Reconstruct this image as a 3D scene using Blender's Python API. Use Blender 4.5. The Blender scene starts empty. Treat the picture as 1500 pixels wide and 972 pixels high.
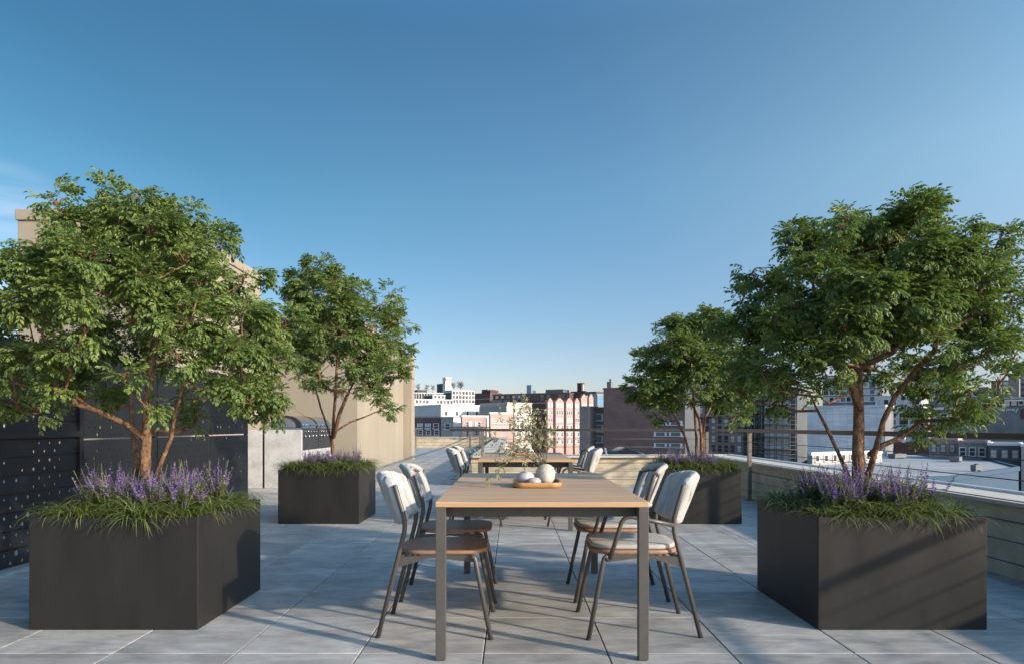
import bpy, bmesh, math, random
import numpy as np
from mathutils import Vector, Matrix, Euler

R = math.radians
rng = random.Random(7)
scene = bpy.context.scene
col = scene.collection
CAM_H, HORIZ, VPX, FPX = 1.1, 623.0, 750.0, 1000.0


def at(px, py, Y):
    """photo pixel at a depth -> world point (camera calibration only)"""
    return Vector(((px - VPX) / FPX * Y, Y, CAM_H - (py - HORIZ) / FPX * Y))


# ------------------------------------------------------------------ materials
def new_mat(name):
    m = bpy.data.materials.new(name)
    m.use_nodes = True
    nt = m.node_tree
    return m, nt, nt.nodes['Principled BSDF'], nt.nodes['Material Output']


def mat(name, base, rough=0.6, metal=0.0, var=0.15, scale=6.0, bump=0.0, bscale=None, spec=0.5,
        stretch=(1, 1, 1), island=0.0, detail=5.0, coat=0.0):
    m, nt, bs, out = new_mat(name)
    tc = nt.nodes.new('ShaderNodeTexCoord')
    mp = nt.nodes.new('ShaderNodeMapping')
    mp.inputs['Scale'].default_value = stretch
    nt.links.new(tc.outputs['Object'], mp.inputs['Vector'])
    nz = nt.nodes.new('ShaderNodeTexNoise')
    nz.inputs['Scale'].default_value = scale
    nz.inputs['Detail'].default_value = detail
    nz.inputs['Roughness'].default_value = 0.62
    nt.links.new(mp.outputs['Vector'], nz.inputs['Vector'])
    ramp = nt.nodes.new('ShaderNodeValToRGB')
    lo = [max(0, c * (1 - var)) for c in base]
    hi = [min(1, c * (1 + var)) for c in base]
    ramp.color_ramp.elements[0].position = 0.3
    ramp.color_ramp.elements[1].position = 0.7
    ramp.color_ramp.elements[0].color = (*lo, 1)
    ramp.color_ramp.elements[1].color = (*hi, 1)
    nt.links.new(nz.outputs['Fac'], ramp.inputs['Fac'])
    last = ramp.outputs['Color']
    if island > 0:
        geo = nt.nodes.new('ShaderNodeNewGeometry')
        mr = nt.nodes.new('ShaderNodeMapRange')
        mr.inputs['To Min'].default_value = 1 - island
        mr.inputs['To Max'].default_value = 1 + island
        nt.links.new(geo.outputs['Random Per Island'], mr.inputs['Value'])
        mul = nt.nodes.new('ShaderNodeMix')
        mul.data_type = 'RGBA'
        mul.blend_type = 'MULTIPLY'
        mul.inputs['Factor'].default_value = 1
        nt.links.new(last, mul.inputs['A'])
        nt.links.new(mr.outputs['Result'], mul.inputs['B'])
        last = mul.outputs['Result']
    nt.links.new(last, bs.inputs['Base Color'])
    bs.inputs['Roughness'].default_value = rough
    bs.inputs['Metallic'].default_value = metal
    bs.inputs['Specular IOR Level'].default_value = spec
    if coat:
        bs.inputs['Coat Weight'].default_value = coat
    # roughness break-up
    rr = nt.nodes.new('ShaderNodeMapRange')
    rr.inputs['To Min'].default_value = max(0, rough - 0.08)
    rr.inputs['To Max'].default_value = min(1, rough + 0.08)
    nt.links.new(nz.outputs['Fac'], rr.inputs['Value'])
    nt.links.new(rr.outputs['Result'], bs.inputs['Roughness'])
    if bump > 0:
        n2 = nt.nodes.new('ShaderNodeTexNoise')
        n2.inputs['Scale'].default_value = bscale or scale * 6
        n2.inputs['Detail'].default_value = 4
        nt.links.new(mp.outputs['Vector'], n2.inputs['Vector'])
        b = nt.nodes.new('ShaderNodeBump')
        b.inputs['Strength'].default_value = bump
        b.inputs['Distance'].default_value = 0.01
        nt.links.new(n2.outputs['Fac'], b.inputs['Height'])
        nt.links.new(b.outputs['Normal'], bs.inputs['Normal'])
    return m


def leaf_mat(name, c_dark, c_light, trans=0.3, rough=0.5, spec=0.35):
    m, nt, bs, out = new_mat(name)
    geo = nt.nodes.new('ShaderNodeNewGeometry')
    ramp = nt.nodes.new('ShaderNodeValToRGB')
    ramp.color_ramp.elements[0].color = (*c_dark, 1)
    ramp.color_ramp.elements[1].color = (*c_light, 1)
    nt.links.new(geo.outputs['Random Per Island'], ramp.inputs['Fac'])
    nt.links.new(ramp.outputs['Color'], bs.inputs['Base Color'])
    bs.inputs['Roughness'].default_value = rough
    bs.inputs['Specular IOR Level'].default_value = spec
    tr = nt.nodes.new('ShaderNodeBsdfTranslucent')
    hs = nt.nodes.new('ShaderNodeHueSaturation')
    hs.inputs['Value'].default_value = 1.5
    hs.inputs['Saturation'].default_value = 1.1
    nt.links.new(ramp.outputs['Color'], hs.inputs['Color'])
    nt.links.new(hs.outputs['Color'], tr.inputs['Color'])
    mx = nt.nodes.new('ShaderNodeMixShader')
    mx.inputs['Fac'].default_value = trans
    nt.links.new(bs.outputs['BSDF'], mx.inputs[1])
    nt.links.new(tr.outputs['BSDF'], mx.inputs[2])
    nt.links.new(mx.outputs['Shader'], out.inputs['Surface'])
    return m


def wood_mat(name, c1, c2, axis=0, rough=0.45, scale=1.0, plank=None):
    """long-grain wood; axis = grain direction"""
    m, nt, bs, out = new_mat(name)
    tc = nt.nodes.new('ShaderNodeTexCoord')
    mp = nt.nodes.new('ShaderNodeMapping')
    sc = [26 * scale, 26 * scale, 26 * scale]
    sc[axis] = 1.6 * scale
    mp.inputs['Scale'].default_value = sc
    nt.links.new(tc.outputs['Object'], mp.inputs['Vector'])
    nz = nt.nodes.new('ShaderNodeTexNoise')
    nz.inputs['Scale'].default_value = 1.0
    nz.inputs['Detail'].default_value = 8
    nz.inputs['Roughness'].default_value = 0.65
    nz.inputs['Distortion'].default_value = 0.6
    nt.links.new(mp.outputs['Vector'], nz.inputs['Vector'])
    ramp = nt.nodes.new('ShaderNodeValToRGB')
    ramp.color_ramp.elements[0].position = 0.28
    ramp.color_ramp.elements[1].position = 0.72
    ramp.color_ramp.elements[0].color = (*c1, 1)
    ramp.color_ramp.elements[1].color = (*c2, 1)
    nt.links.new(nz.outputs['Fac'], ramp.inputs['Fac'])
    last = ramp.outputs['Color']
    if plank:
        sx = nt.nodes.new('ShaderNodeSeparateXYZ')
        nt.links.new(tc.outputs['Object'], sx.inputs['Vector'])
        dv = nt.nodes.new('ShaderNodeMath'); dv.operation = 'DIVIDE'
        dv.inputs[1].default_value = plank
        nt.links.new(sx.outputs['Y' if axis == 0 else 'X'], dv.inputs[0])
        fl = nt.nodes.new('ShaderNodeMath'); fl.operation = 'FLOOR'
        nt.links.new(dv.outputs[0], fl.inputs[0])
        wn = nt.nodes.new('ShaderNodeTexWhiteNoise'); wn.noise_dimensions = '1D'
        nt.links.new(fl.outputs[0], wn.inputs['W'])
        mr = nt.nodes.new('ShaderNodeMapRange')
        mr.inputs['To Min'].default_value = 0.88
        mr.inputs['To Max'].default_value = 1.1
        nt.links.new(wn.outputs['Value'], mr.inputs['Value'])
        fr = nt.nodes.new('ShaderNodeMath'); fr.operation = 'FRACT'
        nt.links.new(dv.outputs[0], fr.inputs[0])
        gt = nt.nodes.new('ShaderNodeMath'); gt.operation = 'GREATER_THAN'
        gt.inputs[1].default_value = 0.025
        nt.links.new(fr.outputs[0], gt.inputs[0])
        sm = nt.nodes.new('ShaderNodeMapRange')
        sm.inputs['To Min'].default_value = 0.72
        sm.inputs['To Max'].default_value = 1.0
        nt.links.new(gt.outputs[0], sm.inputs['Value'])
        mm = nt.nodes.new('ShaderNodeMath'); mm.operation = 'MULTIPLY'
        nt.links.new(mr.outputs['Result'], mm.inputs[0])
        nt.links.new(sm.outputs['Result'], mm.inputs[1])
        mul = nt.nodes.new('ShaderNodeMix'); mul.data_type = 'RGBA'; mul.blend_type = 'MULTIPLY'
        mul.inputs['Factor'].default_value = 1
        nt.links.new(last, mul.inputs['A'])
        nt.links.new(mm.outputs[0], mul.inputs['B'])
        last = mul.outputs['Result']
    nt.links.new(last, bs.inputs['Base Color'])
    bs.inputs['Roughness'].default_value = rough
    b = nt.nodes.new('ShaderNodeBump')
    b.inputs['Strength'].default_value = 0.12
    b.inputs['Distance'].default_value = 0.004
    nt.links.new(nz.outputs['Fac'], b.inputs['Height'])
    nt.links.new(b.outputs['Normal'], bs.inputs['Normal'])
    return m


def tile_mat():
    m, nt, bs, out = new_mat('porcelain_paver')
    tc = nt.nodes.new('ShaderNodeTexCoord')
    geo = nt.nodes.new('ShaderNodeNewGeometry')
    # every paver gets its own offset in the stone pattern
    off = nt.nodes.new('ShaderNodeVectorMath'); off.operation = 'SCALE'
    cmb = nt.nodes.new('ShaderNodeCombineXYZ')
    for k in range(3):
        nt.links.new(geo.outputs['Random Per Island'], cmb.inputs[k])
    nt.links.new(cmb.outputs[0], off.inputs[0])
    off.inputs['Scale'].default_value = 60
    add = nt.nodes.new('ShaderNodeVectorMath'); add.operation = 'ADD'
    nt.links.new(tc.outputs['Object'], add.inputs[0])
    nt.links.new(off.outputs[0], add.inputs[1])
    mp = nt.nodes.new('ShaderNodeMapping')
    mp.inputs['Scale'].default_value = (1.5, 3.8, 1)
    nt.links.new(add.outputs[0], mp.inputs['Vector'])
    n1 = nt.nodes.new('ShaderNodeTexNoise')
    n1.inputs['Scale'].default_value = 1.5
    n1.inputs['Detail'].default_value = 9
    n1.inputs['Roughness'].default_value = 0.6
    n1.inputs['Distortion'].default_value = 1.1
    nt.links.new(mp.outputs['Vector'], n1.inputs['Vector'])
    ramp = nt.nodes.new('ShaderNodeValToRGB')
    ramp.color_ramp.elements[0].position = 0.34
    ramp.color_ramp.elements[1].position = 0.66
    ramp.color_ramp.elements[0].color = (0.20, 0.188, 0.172, 1)
    ramp.color_ramp.elements[1].color = (0.455, 0.43, 0.39, 1)
    mp3 = nt.nodes.new('ShaderNodeMapping')
    mp3.inputs['Scale'].default_value = (3.0, 10.0, 1)
    nt.links.new(add.outputs[0], mp3.inputs['Vector'])
    n3 = nt.nodes.new('ShaderNodeTexNoise')
    n3.inputs['Scale'].default_value = 2.2
    n3.inputs['Detail'].default_value = 8
    n3.inputs['Roughness'].default_value = 0.7
    nt.links.new(mp3.outputs['Vector'], n3.inputs['Vector'])
    mixf = nt.nodes.new('ShaderNodeMix'); mixf.data_type = 'FLOAT'
    mixf.inputs['Factor'].default_value = 0.42
    nt.links.new(n1.outputs['Fac'], mixf.inputs['A'])
    nt.links.new(n3.outputs['Fac'], mixf.inputs['B'])
    nt.links.new(mixf.outputs['Result'], ramp.inputs['Fac'])
    mr = nt.nodes.new('ShaderNodeMapRange')
    mr.inputs['To Min'].default_value = 0.86
    mr.inputs['To Max'].default_value = 1.1
    nt.links.new(geo.outputs['Random Per Island'], mr.inputs['Value'])
    mul = nt.nodes.new('ShaderNodeMix'); mul.data_type = 'RGBA'; mul.blend_type = 'MULTIPLY'
    mul.inputs['Factor'].default_value = 1
    nt.links.new(ramp.outputs['Color'], mul.inputs['A'])
    nt.links.new(mr.outputs['Result'], mul.inputs['B'])
    st = nt.nodes.new('ShaderNodeTexNoise')
    st.inputs['Scale'].default_value = 1.7
    st.inputs['Detail'].default_value = 9
    st.inputs['Roughness'].default_value = 0.72
    nt.links.new(tc.outputs['Object'], st.inputs['Vector'])
    sr = nt.nodes.new('ShaderNodeMapRange')
    sr.inputs['From Min'].default_value = 0.36
    sr.inputs['From Max'].default_value = 0.6
    sr.inputs['To Min'].default_value = 0.80
    sr.inputs['To Max'].default_value = 1.05
    nt.links.new(st.outputs['Fac'], sr.inputs['Value'])
    mul2 = nt.nodes.new('ShaderNodeMix'); mul2.data_type = 'RGBA'; mul2.blend_type = 'MULTIPLY'
    mul2.inputs['Factor'].default_value = 1
    nt.links.new(mul.outputs['Result'], mul2.inputs['A'])
    nt.links.new(sr.outputs['Result'], mul2.inputs['B'])
    nt.links.new(mul2.outputs['Result'], bs.inputs['Base Color'])
    rr = nt.nodes.new('ShaderNodeMapRange')
    rr.inputs['To Min'].default_value = 0.5
    rr.inputs['To Max'].default_value = 0.72
    nt.links.new(n1.outputs['Fac'], rr.inputs['Value'])
    nt.links.new(rr.outputs['Result'], bs.inputs['Roughness'])
    bs.inputs['Specular IOR Level'].default_value = 0.4
    n2 = nt.nodes.new('ShaderNodeTexNoise')
    n2.inputs['Scale'].default_value = 90
    n2.inputs['Detail'].default_value = 4
    nt.links.new(tc.outputs['Object'], n2.inputs['Vector'])
    b = nt.nodes.new('ShaderNodeBump')
    b.inputs['Strength'].default_value = 0.12
    b.inputs['Distance'].default_value = 0.003
    nt.links.new(n2.outputs['Fac'], b.inputs['Height'])
    nt.links.new(b.outputs['Normal'], bs.inputs['Normal'])
    return m


def knit_mat(name, base):
    m, nt, bs, out = new_mat(name)
    tc = nt.nodes.new('ShaderNodeTexCoord')
    mp = nt.nodes.new('ShaderNodeMapping')
    mp.inputs['Scale'].default_value = (1, 1, 0.6)
    nt.links.new(tc.outputs['Object'], mp.inputs['Vector'])
    vo = nt.nodes.new('ShaderNodeTexVoronoi')
    vo.inputs['Scale'].default_value = 230
    nt.links.new(mp.outputs['Vector'], vo.inputs['Vector'])
    nz = nt.nodes.new('ShaderNodeTexNoise')
    nz.inputs['Scale'].default_value = 40
    nz.inputs['Detail'].default_value = 4
    nt.links.new(tc.outputs['Object'], nz.inputs['Vector'])
    ramp = nt.nodes.new('ShaderNodeValToRGB')
    ramp.color_ramp.elements[0].position = 0.25
    ramp.color_ramp.elements[1].position = 0.75
    ramp.color_ramp.elements[0].color = (*[c * 0.93 for c in base], 1)
    ramp.color_ramp.elements[1].color = (*[min(1, c * 1.05) for c in base], 1)
    nt.links.new(nz.outputs['Fac'], ramp.inputs['Fac'])
    nt.links.new(ramp.outputs['Color'], bs.inputs['Base Color'])
    bs.inputs['Roughness'].default_value = 0.92
    bs.inputs['Specular IOR Level'].default_value = 0.15
    b = nt.nodes.new('ShaderNodeBump')
    b.inputs['Strength'].default_value = 0.35
    b.inputs['Distance'].default_value = 0.002
    b.invert = True
    nt.links.new(vo.outputs['Distance'], b.inputs['Height'])
    nt.links.new(b.outputs['Normal'], bs.inputs['Normal'])
    return m


def speckle_mat(name, base, dark, scale=60, rough=0.8, amount=0.45):
    m, nt, bs, out = new_mat(name)
    tc = nt.nodes.new('ShaderNodeTexCoord')
    n1 = nt.nodes.new('ShaderNodeTexNoise')
    n1.inputs['Scale'].default_value = scale
    n1.inputs['Detail'].default_value = 6
    n1.inputs['Roughness'].default_value = 0.7
    nt.links.new(tc.outputs['Object'], n1.inputs['Vector'])
    n2 = nt.nodes.new('ShaderNodeTexNoise')
    n2.inputs['Scale'].default_value = scale * 0.16
    n2.inputs['Detail'].default_value = 5
    nt.links.new(tc.outputs['Object'], n2.inputs['Vector'])
    mm = nt.nodes.new('ShaderNodeMath'); mm.operation = 'MULTIPLY_ADD'
    mm.inputs[1].default_value = 0.6
    nt.links.new(n2.outputs['Fac'], mm.inputs[0])
    h = nt.nodes.new('ShaderNodeMath'); h.operation = 'MULTIPLY'
    h.inputs[1].default_value = 0.4
    nt.links.new(n1.outputs['Fac'], h.inputs[0])
    nt.links.new(h.outputs[0], mm.inputs[2])
    ramp = nt.nodes.new('ShaderNodeValToRGB')
    ramp.color_ramp.elements[0].position = amount - 0.12
    ramp.color_ramp.elements[1].position = amount + 0.1
    ramp.color_ramp.elements[0].color = (*dark, 1)
    ramp.color_ramp.elements[1].color = (*base, 1)
    nt.links.new(mm.outputs[0], ramp.inputs['Fac'])
    nt.links.new(ramp.outputs['Color'], bs.inputs['Base Color'])
    bs.inputs['Roughness'].default_value = rough
    b = nt.nodes.new('ShaderNodeBump')
    b.inputs['Strength'].default_value = 0.3
    b.inputs['Distance'].default_value = 0.004
    nt.links.new(n1.outputs['Fac'], b.inputs['Height'])
    nt.links.new(b.outputs['Normal'], bs.inputs['Normal'])
    return m


def brick_mat(name, base, mortar, size=1.0):
    """brick courses for the far facades; uses object coordinates"""
    m, nt, bs, out = new_mat(name)
    tc = nt.nodes.new('ShaderNodeTexCoord')
    sx = nt.nodes.new('ShaderNodeSeparateXYZ')
    nt.links.new(tc.outputs['Object'], sx.inputs['Vector'])
    ad = nt.nodes.new('ShaderNodeMath'); ad.operation = 'ADD'
    nt.links.new(sx.outputs['X'], ad.inputs[0]); nt.links.new(sx.outputs['Y'], ad.inputs[1])
    cb = nt.nodes.new('ShaderNodeCombineXYZ')
    nt.links.new(ad.outputs[0], cb.inputs['X']); nt.links.new(sx.outputs['Z'], cb.inputs['Y'])
    br = nt.nodes.new('ShaderNodeTexBrick')
    br.inputs['Scale'].default_value = 2.0 / size
    br.inputs['Color1'].default_value = (*[c * 0.85 for c in base], 1)
    br.inputs['Color2'].default_value = (*[min(1, c * 1.12) for c in base], 1)
    br.inputs['Mortar'].default_value = (*mortar, 1)
    br.inputs['Mortar Size'].default_value = 0.012
    nt.links.new(cb.outputs[0], br.inputs['Vector'])
    nz = nt.nodes.new('ShaderNodeTexNoise')
    nz.inputs['Scale'].default_value = 0.35
    nz.inputs['Detail'].default_value = 6
    nt.links.new(tc.outputs['Object'], nz.inputs['Vector'])
    mr = nt.nodes.new('ShaderNodeMapRange')
    mr.inputs['To Min'].default_value = 0.72
    mr.inputs['To Max'].default_value = 1.28
    nt.links.new(nz.outputs['Fac'], mr.inputs['Value'])
    mul = nt.nodes.new('ShaderNodeMix'); mul.data_type = 'RGBA'; mul.blend_type = 'MULTIPLY'
    mul.inputs['Factor'].default_value = 1
    nt.links.new(br.outputs['Color'], mul.inputs['A'])
    nt.links.new(mr.outputs['Result'], mul.inputs['B'])
    nt.links.new(mul.outputs['Result'], bs.inputs['Base Color'])
    bs.inputs['Roughness'].default_value = 0.9
    bs.inputs['Specular IOR Level'].default_value = 0.2
    return m


M = {}
M['tile'] = tile_mat()
M['grout'] = mat('dark_joint', (0.05, 0.05, 0.055), 0.9)
M['planter'] = mat('charcoal_metal', (0.0165, 0.0150, 0.0128), 0.45, 0.0, 0.22, 3.0, 0.02, 120, spec=0.35, stretch=(2.2, 2.2, 0.55), detail=7)
M['soil'] = mat('planting_soil', (0.03, 0.022, 0.016), 0.95, var=0.5, scale=40, bump=0.8)
M['bronze'] = mat('bronze_powder_coat', (0.088, 0.079, 0.069), 0.42, 0.25, 0.1, 30, 0.03, 400)
M['table_frame'] = mat('bronze_table_frame', (0.085, 0.077, 0.067), 0.45, 0.2, 0.08, 25, 0.03, 400)
M['tabletop'] = wood_mat('oiled_teak', (0.345, 0.20, 0.10), (0.53, 0.345, 0.192), 0, 0.56, 1.0, 0.118)
M['edge_wood'] = wood_mat('tray_wood', (0.27, 0.13, 0.05), (0.44, 0.24, 0.105), 0, 0.4, 1.6)
M['tray_in'] = wood_mat('dark_tray_floor', (0.06, 0.04, 0.03), (0.12, 0.08, 0.055), 0, 0.5, 1.6)
M['seat_wood'] = wood_mat('walnut_seat', (0.20, 0.105, 0.058), (0.34, 0.195, 0.115), 1, 0.55, 1.6)
M['knit'] = knit_mat('knit_strap_fabric', (0.385, 0.375, 0.35))
M['cushion'] = mat('linen_cushion', (0.40, 0.375, 0.33), 0.95, var=0.08, scale=220, bump=0.35, bscale=500, spec=0.15)
M['rubber'] = mat('black_rubber', (0.02, 0.02, 0.02), 0.8)
M['stone_grey'] = speckle_mat('grey_pebble', (0.44, 0.45, 0.46), (0.22, 0.22, 0.23), 70, 0.8, 0.42)
M['stone_pink'] = speckle_mat('speckled_pebble', (0.48, 0.42, 0.37), (0.2, 0.165, 0.15), 130, 0.8, 0.47)
M['vase'] = speckle_mat('weathered_ceramic', (0.52, 0.48, 0.41), (0.19, 0.17, 0.15), 46, 0.85, 0.455)
M['beige'] = mat('beige_stucco', (0.285, 0.247, 0.188), 0.9, var=0.1, scale=0.9, bump=0.25, bscale=160, spec=0.2, stretch=(1, 1, 0.35))
M['parapet'] = mat('sand_stucco', (0.46, 0.385, 0.275), 0.9, var=0.26, scale=3.2, bump=0.35, bscale=140, spec=0.2)
M['coping'] = mat('limestone_coping', (0.50, 0.445, 0.37), 0.8, var=0.1, scale=3, bump=0.2, bscale=200, spec=0.3)
M['flashing'] = mat('white_flashing', (0.75, 0.76, 0.77), 0.35, 0.3, 0.05)
M['rail'] = mat('dark_bronze_rail', (0.045, 0.038, 0.033), 0.42, 0.3, 0.12, 12, 0.03, 300)
M['post'] = mat('bronze_rail_post', (0.16, 0.138, 0.112), 0.45, 0.25, 0.1, 12)
M['cable'] = mat('steel_cable', (0.05, 0.05, 0.052), 0.4, 0.6, 0.05)
M['fence'] = mat('black_fence_metal', (0.0095, 0.0102, 0.0115), 0.42, 0.0, 0.15, 3, 0.02, 150, spec=0.4)
M['stone_counter'] = speckle_mat('grey_counter_stone', (0.43, 0.425, 0.41), (0.25, 0.247, 0.24), 22, 0.75, 0.45)
M['steel'] = mat('brushed_steel', (0.48, 0.49, 0.5), 0.24, 1.0, 0.06, 60, stretch=(1, 30, 30))
M['black_metal'] = mat('black_enamel', (0.018, 0.018, 0.02), 0.35)
M['panel_dark'] = mat('grill_panel', (0.07, 0.07, 0.075), 0.35, 0.6)
M['bark'] = mat('reddish_bark', (0.185, 0.108, 0.062), 0.88, var=0.75, scale=38, bump=1.0, bscale=90, spec=0.15, stretch=(1, 1, 0.6), detail=8)
M['leaf'] = leaf_mat('tree_leaf', (0.068, 0.126, 0.034), (0.205, 0.255, 0.068), 0.28)
M['grass'] = leaf_mat('liriope_blade', (0.045, 0.072, 0.017), (0.195, 0.215, 0.062), 0.25, 0.45)
M['sage'] = leaf_mat('lavender_foliage', (0.08, 0.115, 0.04), (0.22, 0.24, 0.10), 0.3, 0.6)
M['flower'] = leaf_mat('lavender_floret', (0.085, 0.055, 0.25), (0.31, 0.18, 0.42), 0.3, 0.7)
M['olive'] = leaf_mat('olive_leaf', (0.16, 0.18, 0.08), (0.46, 0.45, 0.26), 0.3, 0.5)
M['twig'] = mat('grey_twig', (0.10, 0.08, 0.06), 0.85)
# city
M['asphalt'] = mat('city_ground', (0.19, 0.185, 0.18), 0.95, var=0.4, scale=0.03, spec=0.2)
M['white_wall'] = mat('white_stucco_far', (0.60, 0.58, 0.55), 0.9, var=0.07, scale=0.2, spec=0.2)
M['cream_wall'] = mat('cream_wall_far', (0.50, 0.42, 0.355), 0.9, var=0.08, scale=0.25, spec=0.2)
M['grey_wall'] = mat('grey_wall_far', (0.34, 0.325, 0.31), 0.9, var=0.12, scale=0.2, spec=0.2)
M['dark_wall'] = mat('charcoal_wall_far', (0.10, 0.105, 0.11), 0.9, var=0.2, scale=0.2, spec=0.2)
M['slate_wall'] = mat('slate_wall_far', (0.17, 0.175, 0.18), 0.9, var=0.3, scale=0.25, spec=0.2)
M['red_brick'] = brick_mat('red_brick_far', (0.15, 0.085, 0.08), (0.17, 0.13, 0.125))
M['maroon_brick'] = brick_mat('maroon_brick_far', (0.10, 0.058, 0.053), (0.12, 0.085, 0.08))
M['brown_brick'] = brick_mat('brown_brick_far', (0.205, 0.128, 0.108), (0.2, 0.15, 0.135))
M['pink_brick'] = brick_mat('pink_brick_far', (0.40, 0.275, 0.24), (0.40, 0.315, 0.285))
M['taupe_brick'] = brick_mat('taupe_brick_far', (0.25, 0.215, 0.195), (0.28, 0.25, 0.23))
M['white_brick'] = brick_mat('white_brick_far', (0.60, 0.60, 0.60), (0.42, 0.42, 0.43), 1.6)
M['shade_blue_wall'] = mat('shade_blue_wall_far', (0.032, 0.068, 0.112), 0.85, var=0.08, scale=0.3)  # blue base colour stands in for the shade on this wall
M['pale_roof'] = mat('pale_membrane_roof', (0.30, 0.30, 0.295), 0.9, var=0.22, scale=0.18, spec=0.2)
M['dark_roof'] = mat('dark_roof', (0.07, 0.07, 0.075), 0.85, var=0.25, scale=0.3)
M['glass_far'] = mat('window_glass_far', (0.035, 0.04, 0.05), 0.35, 0.0, 0.3, 0.6, spec=0.3)
M['glass_blue'] = mat('blue_curtain_glass', (0.10, 0.20, 0.30), 0.12, 0.0, 0.15, 0.4, spec=0.7)
M['blind'] = mat('pale_blind', (0.50, 0.49, 0.47), 0.7, var=0.15, scale=0.5)
M['trim_white'] = mat('white_window_trim', (0.66, 0.64, 0.62), 0.7)
M['trim_brown'] = mat('brown_window_trim', (0.16, 0.12, 0.10), 0.7)
M['steel_frame'] = mat('grey_scaffold_steel', (0.10, 0.105, 0.11), 0.5, 0.6)
M['net'] = mat('pale_scaffold_sheet', (0.46, 0.47, 0.48), 0.8, var=0.25, scale=1.6, bump=0.6, bscale=2.5)
M['twig_far'] = mat('bare_twig_far', (0.16, 0.125, 0.115), 0.9)
M['car_red'] = mat('dark_red_car_paint', (0.16, 0.02, 0.025), 0.3, coat=0.5)
M['car_white'] = mat('white_car_paint', (0.65, 0.65, 0.66), 0.3, coat=0.5)
M['letter'] = mat('white_spray_paint', (0.62, 0.66, 0.66), 0.8)
M['white_metal'] = mat('white_metal', (0.72, 0.72, 0.72), 0.4)


# ------------------------------------------------------------------ mesh helpers
class MB:
    def __init__(self):
        self.v, self.f, self.m, self.s = [], [], [], []

    def add(self, verts, faces, mi=0, smooth=False):
        o = len(self.v)
        self.v.extend([tuple(p) for p in verts])
        for f in faces:
            self.f.append(tuple(i + o for i in f))
            self.m.append(mi)
            self.s.append(smooth)

    def box(self, lo, hi, mi=0, bev=0.0):
        x0, y0, z0 = lo
        x1, y1, z1 = hi
        if bev <= 0:
            v = [(x0, y0, z0), (x1, y0, z0), (x1, y1, z0), (x0, y1, z0), (x0, y0, z1), (x1, y0, z1), (x1, y1, z1), (x0, y1, z1)]
            self.add(v, [(0, 3, 2, 1), (4, 5, 6, 7), (0, 1, 5, 4), (1, 2, 6, 5), (2, 3, 7, 6), (3, 0, 4, 7)], mi)
            return
        bm = bmesh.new()
        r = bmesh.ops.create_cube(bm, size=1)
        for p in bm.verts:
            p.co = Vector(((x0 + x1) / 2 + p.co.x * (x1 - x0), (y0 + y1) / 2 + p.co.y * (y1 - y0), (z0 + z1) / 2 + p.co.z * (z1 - z0)))
        bmesh.ops.bevel(bm, geom=bm.edges[:], offset=bev, segments=2, affect='EDGES', profile=0.6)
        bm.verts.index_update()
        self.add([p.co for p in bm.verts], [tuple(q.index for q in f.verts) for f in bm.faces], mi)
        bm.free()

    def prism(self, poly, z0, z1, mi=0):
        n = len(poly)
        area = sum(poly[i][0] * poly[(i + 1) % n][1] - poly[(i + 1) % n][0] * poly[i][1] for i in range(n))
        if area < 0:
            poly = poly[::-1]
        v = [(p[0], p[1], z0) for p in poly] + [(p[0], p[1], z1) for p in poly]
        f = [tuple(range(n))[::-1], tuple(range(n, 2 * n))]
        for i in range(n):
            j = (i + 1) % n
            f.append((i, j, n + j, n + i))
        self.add(v, f, mi)

    def tube(self, pts, radii, seg=8, mi=0, cap=True):
        pts = [Vector(p) for p in pts]
        if not hasattr(radii, '__len__'):
            radii = [radii] * len(pts)
        n = len(pts)
        tang = []
        for i in range(n):
            a = pts[max(0, i - 1)]
            b = pts[min(n - 1, i + 1)]
            t = (b - a)
            tang.append(t.normalized() if t.length > 1e-9 else Vector((0, 0, 1)))
        up = Vector((0, 0, 1)) if abs(tang[0].z) < 0.9 else Vector((1, 0, 0))
        nrm = tang[0].cross(up).normalized()
        v = []
        for i in range(n):
            nrm = (nrm - tang[i] * nrm.dot(tang[i]))
            nrm = nrm.normalized() if nrm.length > 1e-6 else tang[i].orthogonal().normalized()
            bi = tang[i].cross(nrm)
            for k in range(seg):
                a = 2 * math.pi * k / seg
                v.append(pts[i] + (nrm * math.cos(a) + bi * math.sin(a)) * radii[i])
        f = []
        for i in range(n - 1):
            for k in range(seg):
                k2 = (k + 1) % seg
                f.append((i * seg + k, i * seg + k2, (i + 1) * seg + k2, (i + 1) * seg + k))
        self.add(v, f, mi, True)
        if cap:
            o = len(self.v) - n * seg
            for ring, rev in ((0, True), (n - 1, False)):
                idx = tuple(o + ring * seg + k for k in range(seg))
                self.f.append(idx[::-1] if rev else idx)
                self.m.append(mi)
                self.s.append(False)

    def lathe(self, prof, c=(0, 0, 0), seg=24, mi=0, sx=1, sy=1):
        v = []
        for r, z in prof:
            for k in range(seg):
                a = 2 * math.pi * k / seg
                v.append((c[0] + sx * r * math.cos(a), c[1] + sy * r * math.sin(a), c[2] + z))
        f = []
        for i in range(len(prof) - 1):
            for k in range(seg):
                k2 = (k + 1) % seg
                f.append((i * seg + k, i * seg + k2, (i + 1) * seg + k2, (i + 1) * seg + k))
        self.add(v, f, mi, True)

    def mesh(self, name, mats):
        me = bpy.data.meshes.new(name)
        me.from_pydata(self.v, [], self.f)
        mats = mats if isinstance(mats, (list, tuple)) else [mats]
        for m in mats:
            me.materials.append(m)
        me.polygons.foreach_set('material_index', self.m)
        me.polygons.foreach_set('use_smooth', self.s)
        me.update()
        return me

    def build(self, name, mats, parent=None):
        o = bpy.data.objects.new(name, self.mesh(name, mats))
        col.objects.link(o)
        if parent is not None:
            o.parent = parent
        return o


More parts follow.
